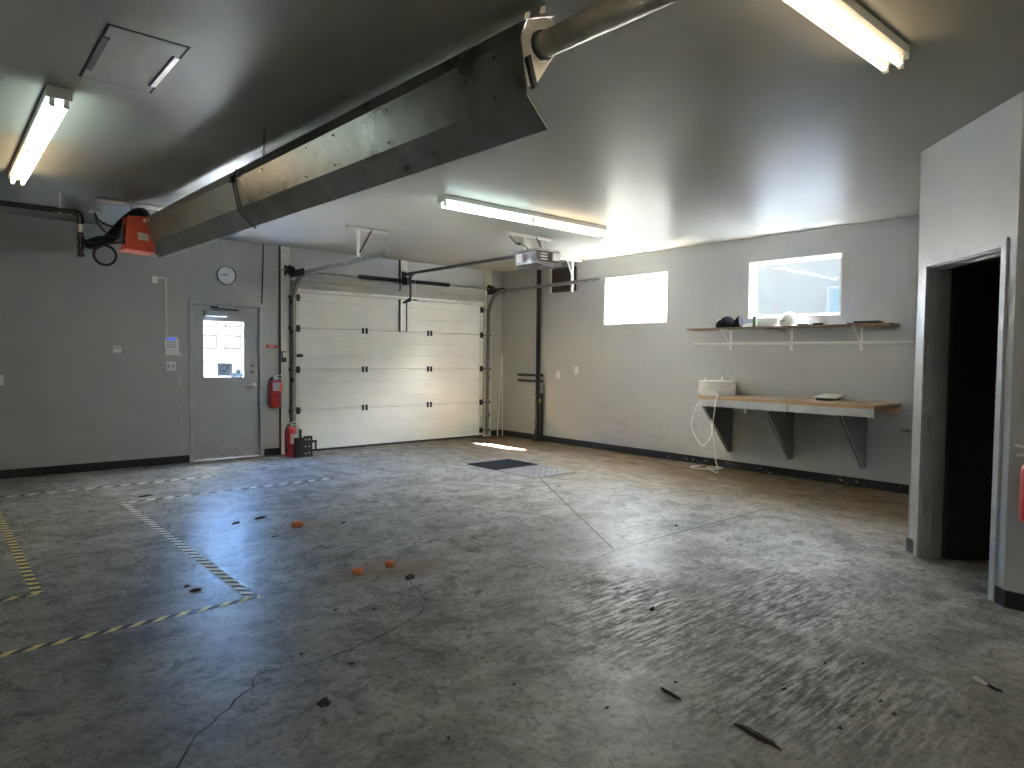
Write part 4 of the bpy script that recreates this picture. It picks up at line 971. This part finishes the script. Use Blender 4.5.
pth = [(-.78, -5.00, .72), (-.78, -5.01, .62), (-.76, -5.035, .42), (-.70, -5.02, .22), (-.60, -5.0, .06), (-.52, -4.94, .012), (-.42, -4.80, .008), (-.25, -4.62, .008), (-.14, -4.60, .008), (-.10, -4.72, .012), (-.18, -4.80, .014), (-.32, -4.72, .012), (-.42, -4.58, .008), (-.40, -4.46, .008), (-.30, -4.42, .008), (-.24, -4.50, .010)]
link('floor_coil', MB().tube(smooth_path(pth, 8), .0068, 8), 'wire', t)
gp = thing('tilted_board', (-.2, -6.2, .998), 'thin pale board propped at a tilt on the workbench', 'board')
link('board', MB().prism([(-.35, -6.06, 1.030), (-.35, -6.34, 1.030), (-.05, -6.32, 1.062), (-.05, -6.08, 1.062)], (0, 0, .007)), 'paper', gp)
link('support_block', MB().prism([(-.33, -6.10, .998), (-.08, -6.10, .998), (-.08, -6.10, 1.056), (-.33, -6.10, 1.030)], (0, -.16, 0)), 'darksteel', gp)
tag(link('wall_ledge', MB().prism([(0, -6.92, .725), (0, -7.40, .725), (-.13, -7.40, .725), (-.13, -7.0, .725), (-.05, -6.92, .725)], (0, 0, -.028)), 'bracket', origin=(-.06, -7.15, .7)), 'small grey wall ledge half hidden behind the slanted wall corner', 'ledge')
for (y, z) in ((-5.45, .865),): tag(link('white_clip', MB().box(BF-.004, BF+.006, y-.008, y+.008, z-.045, z+.02), 'white', origin=(BF, y, z-.045)), 'tiny white clip hanging under the workbench apron', 'clip')

# ------------------------------------------------------------------ floor things
def tape(pts, wd, mats, per, label, slant=.5, duty=.5, z=.0012):
    """hazard tape: slanted stripes as faces of one strip"""
    a, b = V((*pts[0], 0)), V((*pts[1], 0)); L = (b-a).length; d = (b-a).normalized(); n_ = V((-d.y, d.x, 0)); mb = MB()
    e = wd*slant
    def P(s, side): s = s + (e if side > 0 else -e)*.5; s = min(max(s, 0), L); return a + d*s + n_*side*wd/2 + V((0, 0, z))
    if per:
        s = -per
        while s < L+per:
            for k, (q0, q1) in enumerate(((s, s+per*duty), (s+per*duty, s+per))):
                if q1 > -e/2 and q0 < L+e/2:
                    quad = [P(q0, -1), P(q1, -1), P(q1, 1), P(q0, 1)]
                    if (quad[0]-quad[1]).length > 1e-4 or (quad[2]-quad[3]).length > 1e-4:
                        if (quad[0]-quad[1]).length < 1e-4: quad = [quad[0], quad[2], quad[3]]
                        elif (quad[2]-quad[3]).length < 1e-4: quad = quad[:3]
                        mb.add(quad, [tuple(range(len(quad)))], k)
            s += per
    else:
        for i in range(12): mb.add([P(L*i/12, -1), P(L*(i+1)/12, -1), P(L*(i+1)/12, 1), P(L*i/12, 1)], [(0, 1, 2, 3)], 0)
    o = link('floor_tape', mb, mats, origin=((a+b)/2))
    m = o.modifiers.new('tape thickness', 'SOLIDIFY'); m.thickness = .0006; m.offset = 1
    tag(o, label, 'floor tape', 'hazard tape lines on the floor')
tape(((-8.6, -1.22), (-5.52, -1.28)), .05, ['tape_worn', 'tape_grey'], .17, 'worn striped tape line along the floor before the left wall', 1.0, .55)
tape(((-5.50, -.10), (-5.525, -1.25)), .05, ['tape_tan'], 0, 'short faded tape from the steel door sill to the wall-side line', 0)
tape(((-6.70, -2.27), (-4.50, -2.27)), .05, ['tape_worn', 'tape_grey'], .17, 'worn striped tape line crossing below the steel door', 1.0, .5)
tape(((-6.735, -2.24), (-6.70, -5.66)), .062, ['tape_worn', 'tape_grey'], .10, 'wide worn striped tape slanting down into the bright blue floor patch', .9, .5)
tape(((-6.66, -5.675), (-8.5, -5.70)), .052, ['tape_black', 'yellow'], .115, 'yellow and black tape line nearest the camera, slanting off to the left', 1.1, .52)
tape(((-7.705, -2.0), (-7.68, -4.77)), .058, ['yellow', 'tape_black'], .105, 'yellow and black tape line at the left, running towards the wall', .25, .5)
tape(((-7.66, -4.785), (-8.6, -4.80)), .046, ['yellow', 'tape_black'], .115, 'short yellow and black tape end at the left picture edge', 1.1, .48)
tape(((-4.51, -.84), (-4.56, -2.22)), .045, ['tape_tan'], 0, 'faint faded tape near the garage door corner', 0)

# floor covers
t = thing('floor_grate', (-2.24, -2.72, 0), 'black steel floor grate in front of the garage door', 'floor grate', 'covers over the floor pit')
link('grate_pan', MB().box(-2.62, -1.88, -3.03, -2.40, 0.0005, .003), 'joint', t)
mb = MB()
for i in range(31): x = -2.615+i*.0243; mb.box(x, x+.006, -3.03, -2.40, .003, .011)
for j in range(7): y = -3.02+j*.1; mb.box(-2.62, -1.88, y, y+.01, .003, .010)
link('bars', mb, 'grate_dark', t)
t = thing('floor_plate', (-2.26, -3.40, 0), 'grey worn steel cover plate beside the black floor grate', 'floor plate', 'covers over the floor pit')
mb = MB(); mb.box(-2.63, -1.90, -3.765, -3.045, .0005, .008); link('plate', mb, 'plate', t, bevel=.002)
mb = MB()
for i in range(14):
    for j in range(14):
        x, y = -2.60+i*.051, -3.735+j*.051
        if (i+j) % 2: mb.box(x, x+.026, y, y+.006, .008, .0095)
        else: mb.box(x, x+.006, y, y+.026, .008, .0095)
link('tread_pattern', mb, 'plate', t)
tag(link('white_scrap', MB().lathe((-2.12, -3.50, .0096), [(.012, 0), (.018, .006), (.012, .016), (.002, .02)], seg=10), 'paper', origin=(-2.12, -3.5, .0096)), 'tiny white scrap lying on the grey floor plate', 'scrap')

def cap(x, y, r, h, label, tilt=0):
    t = thing('orange_cap', (x, y, 0), label, 'cap', 'orange caps on the floor')
    link('cap_body', MB().lathe((x, y, 0), [(r*.9, 0), (r, .004), (r, h*.8), (r*.9, h)], seg=24), 'cap', t)
    mb = MB()
    for k in range(18): a = 2*PI*k/18; mb.box(x+r*math.cos(a)-.0025, x+r*math.cos(a)+.0025, y+r*math.sin(a)-.0025, y+r*math.sin(a)+.0025, .006, h*.75)
    link('grip_ribs', mb, 'cap', t)
    link('rust_ring', MB().lathe((x, y, .0003), [(r*1.15, 0), (r*1.1, .003), (r*.9, .005)], seg=24), 'brownbits', t)
    link('top_disc', MB().lathe((x, y, h), [(r*.55, 0), (r*.5, .004)], seg=16), 'cap', t)
cap(-5.79, -4.20, .044, .042, 'orange cap standing alone on the floor, farthest from the camera')
cap(-5.995, -5.66, .034, .034, 'orange cap on the floor, left one of the close pair')
cap(-5.745, -5.655, .030, .036, 'orange cap nearest the dark clod beside the crack')

def clod(name, x, y, sx, sy, sz, ang, m, label, cat, seed, group=None):
    random.seed(seed); bm = bmesh.new(); bmesh.ops.create_icosphere(bm, subdivisions=3, radius=1)
    R = Matrix.Rotation(ang, 3, 'Z'); ph = [random.uniform(0, 6) for _ in range(6)]
    for v in bm.verts:
        c = v.co.copy(); k = 1+.30*math.sin(3.1*c.x+ph[0])*math.cos(4*c.y+ph[1])+.14*math.sin(7*c.y+ph[2]+5*c.z)+.16*math.sin(13*c.x+ph[3])*math.cos(9*c.y)+.06*math.sin(17*c.z+11*c.y+ph[4])
        v.co = R @ V((c.x*k*sx, c.y*k*sy, max(-.15, c.z*k)*sz)) + V((0, 0, .15*sz))
    me = bpy.data.meshes.new(name); bm.to_mesh(me); bm.free(); me.materials.append(M[m])
    o = bpy.data.objects.new(name, me); COL.objects.link(o); o.location = (x, y, 0); tag(o, label, cat, group)
G = 'bits of dirt on the floor'
clod('dirt_clod', -5.77, -5.955, .048, .028, .016, .5, 'debris', 'dark clod at the upper end of the long floor crack', 'dirt', 1, G)
clod('dirt_clod', -6.92, -7.11, .034, .024, .013, .9, 'debris', 'dark clod on the near floor below the crack', 'dirt', 2, G)
clod('wood_stick', -5.745, -8.42, .082, .015, .015, -1.68, 'brownbits', 'longest brown stick at the bottom edge of the picture', 'stick', 3, G)
clod('wood_stick', -5.73, -8.0, .060, .008, .010, -1.72, 'debris', 'thin dark stick behind the longest brown one', 'stick', 4, G)
clod('wood_chip', -4.535, -8.84, .034, .012, .013, -1.95, 'label', 'pale chip on the floor toward the right doorway', 'chip', 5, G)
clod('wood_chip', -4.565, -8.905, .030, .010, .009, -1.95, 'debris', 'dark chip touching the pale one near the right doorway', 'chip', 6, G)
clod('dirt_clod', -6.93, -5.33, .032, .013, .012, .1, 'debris', 'dark crumb on the blue-lit floor beside the worn tape corner', 'dirt', 7, G)
clod('dirt_clod', -6.95, -5.22, .020, .009, .008, .3, 'debris', 'smaller crumb just behind the blue-lit crumb', 'dirt', 8, G)
clod('dirt_clod', -5.93, -3.72, .050, .016, .012, .1, 'debris', 'dark flake behind the farthest orange cap', 'dirt', 9, G)
clod('dirt_clod', -6.16, -3.77, .036, .013, .010, .1, 'debris', 'dark flake left of the farthest orange cap', 'dirt', 10, G)
clod('dirt_clod', -6.06, -4.40, .034, .013, .006, .1, 'brownbits', 'brown flake in front of the farthest orange cap', 'dirt', 11, G)
clod('dirt_clod', -5.43, -4.33, .022, .012, .008, .1, 'debris', 'dark crumb right of the farthest orange cap', 'dirt', 12, G)
clod('dirt_clod', -6.50, -2.06, .055, .016, .010, .15, 'debris', 'dark flake between the two worn tape lines', 'dirt', 13, G)
clod('dirt_clod', -3.22, -6.24, .020, .012, .012, .3, 'debris', 'black crumb beside the short curved crack', 'dirt', 14, G)
clod('dirt_clod', -4.98, -7.33, .026, .012, .012, .3, 'debris', 'black crumb on the scraped floor', 'dirt', 15, G)
random.seed(21)
for i, (x, y) in enumerate(((-6.67, -7.66), (-5.43, -8.60), (-5.15, -8.70), (-4.76, -8.42), (-6.41, -6.17), (-6.66, -6.85), (-6.23, -6.30), (-5.62, -7.95), (-6.03, -7.9), (-5.30, -8.30), (-6.80, -6.6), (-4.9, -8.3), (-6.2, -7.5), (-5.08, -8.62))):
    clod('floor_crumb', x, y, random.uniform(.006, .017), random.uniform(.004, .008), .006, random.uniform(-1, 1), 'debris', 'tiny dark crumb lying on the bare near floor', 'crumb', 30+i, 'tiny crumbs on the near floor')

# ------------------------------------------------------------------ outside
tag(link('ground', MB().box(-60, 2.2, .3, 70, -.35, -.15), 'snow'), 'bright snowy ground outside', 'ground', None, 'structure')
tag(link('ground_alley', MB().box(.3, 4, -60, .3, -.35, -.15), 'trodden'), 'trodden snow in the alley beside the garage', 'ground', None, 'structure')
tag(link('ground_field', MB().box(4, 60, -60, .3, -.35, -.15).box(2.2, 60, .3, 70, -.35, -.15), 'gravel'), 'gravel field beyond the alley', 'ground', None, 'structure')
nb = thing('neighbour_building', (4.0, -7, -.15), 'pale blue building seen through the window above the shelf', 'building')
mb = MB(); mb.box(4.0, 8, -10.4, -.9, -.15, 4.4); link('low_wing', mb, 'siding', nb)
link('sun_blocker', MB().box(4.0, 4.68, -16, -11.2, -.15, 13), 'siding', nb)  # unseen slab added to keep direct sun off the shelf window
link('bounce_panel', MB().box(3.96, 4.0, -10.4, -.9, -.15, 1.55), 'snow', nb)  # unseen white panel added to brighten the window's reflection on the ceiling
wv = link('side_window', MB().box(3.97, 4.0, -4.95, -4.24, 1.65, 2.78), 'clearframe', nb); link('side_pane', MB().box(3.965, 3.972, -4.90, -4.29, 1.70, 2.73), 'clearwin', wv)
tag(link('bounce_slope', MB().prism([(-13, 13, -.2), (-13, 34, -.2), (-13, 34, 17), (-13, 31, 15.5)], (-60, 0, 0)), 'cream'), 'unseen added slope outside, bouncing sunlight through the door pane', 'hill', None, 'structure')  # added out of view to throw sunlight through the door onto the right wall
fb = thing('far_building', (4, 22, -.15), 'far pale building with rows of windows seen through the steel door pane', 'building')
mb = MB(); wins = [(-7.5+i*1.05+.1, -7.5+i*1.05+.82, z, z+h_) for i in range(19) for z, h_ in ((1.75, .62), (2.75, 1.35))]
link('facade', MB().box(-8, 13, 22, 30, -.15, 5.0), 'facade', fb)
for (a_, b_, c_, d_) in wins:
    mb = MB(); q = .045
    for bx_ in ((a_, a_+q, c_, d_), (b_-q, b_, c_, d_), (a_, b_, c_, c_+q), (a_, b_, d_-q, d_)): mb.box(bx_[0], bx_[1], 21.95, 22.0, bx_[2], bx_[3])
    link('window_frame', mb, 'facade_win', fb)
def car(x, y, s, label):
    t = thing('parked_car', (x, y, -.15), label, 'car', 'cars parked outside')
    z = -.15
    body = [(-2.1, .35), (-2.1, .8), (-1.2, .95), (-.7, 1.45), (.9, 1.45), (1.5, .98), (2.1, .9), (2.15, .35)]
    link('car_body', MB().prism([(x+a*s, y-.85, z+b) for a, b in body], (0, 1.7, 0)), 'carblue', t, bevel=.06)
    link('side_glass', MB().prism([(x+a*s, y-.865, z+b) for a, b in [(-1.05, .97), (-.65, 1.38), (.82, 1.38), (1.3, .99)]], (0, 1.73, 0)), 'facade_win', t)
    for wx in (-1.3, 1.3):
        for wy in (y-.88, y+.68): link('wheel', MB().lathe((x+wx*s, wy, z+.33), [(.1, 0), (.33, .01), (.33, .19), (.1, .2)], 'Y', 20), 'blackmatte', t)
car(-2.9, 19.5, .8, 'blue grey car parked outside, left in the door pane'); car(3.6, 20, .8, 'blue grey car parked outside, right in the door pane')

# ------------------------------------------------------------------ light from outside
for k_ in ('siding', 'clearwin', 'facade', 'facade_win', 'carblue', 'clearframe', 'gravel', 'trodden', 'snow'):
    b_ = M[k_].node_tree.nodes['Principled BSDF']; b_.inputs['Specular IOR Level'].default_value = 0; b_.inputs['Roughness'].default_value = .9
wd = bpy.data.worlds.new('winter_sky'); S.world = wd; wd.use_nodes = True; nt = wd.node_tree
bg = nt.nodes['Background']; tc = nt.nodes.new('ShaderNodeTexCoord'); sx = nt.nodes.new('ShaderNodeSeparateXYZ'); nt.links.new(tc.outputs['Generated'], sx.inputs[0])
def sky_ramp(stops):
    r = nt.nodes.new('ShaderNodeValToRGB'); nt.links.new(sx.outputs[2], r.inputs[0]); e = r.color_ramp.elements
    for i, (p, c) in enumerate(stops):
        if i == 0: e[0].position = p; e[0].color = (*c, 1)
        elif i == len(stops)-1: e[len(e)-1].position = p; e[len(e)-1].color = (*c, 1)
        else: k = e.new(p); k.color = (*c, 1)
    return r.outputs[0]
blue = sky_ramp([(0, (.80, .90, 1)), (.10, (.52, .73, 1)), (.26, (.26, .50, 1)), (.7, (.15, .32, .8))])
pale = sky_ramp([(0, (1, .98, .91)), (.14, (.99, .97, .92)), (.4, (.86, .89, .93)), (.8, (.60, .70, .90))])
dt = mth(nt, 'SUBTRACT', mth(nt, 'MULTIPLY', sx.outputs[0], .53), mth(nt, 'MULTIPLY', sx.outputs[1], .85))   # towards the sun the sky is paler
nt.links.new(mix(nt, ramp(nt, dt, -.60, -.33), blue, pale), bg.inputs[0]); bg.inputs[1].default_value = SKY
sun = bpy.data.lights.new('sun', 'SUN'); sun.energy = SUN; sun.angle = .0093; sun.color = (1, .96, .88)
so = bpy.data.objects.new('sun', sun); COL.objects.link(so); so.location = (20, -30, 40)
so.rotation_euler = V((-.5, .79, -1)).to_track_quat('-Z', 'Y').to_euler()

S.view_settings.view_transform = 'Standard'; S.view_settings.look = 'None'; S.view_settings.gamma = 1; S.view_settings.use_curve_mapping = False
S.view_settings.exposure = 0.1
S.cycles.use_denoising = True
S.cycles.max_bounces = 8; S.cycles.diffuse_bounces = 5; S.cycles.glossy_bounces = 4; S.cycles.transparent_max_bounces = 8
S.cycles.sample_clamp_indirect = 0.0
S.cycles.use_light_tree = True
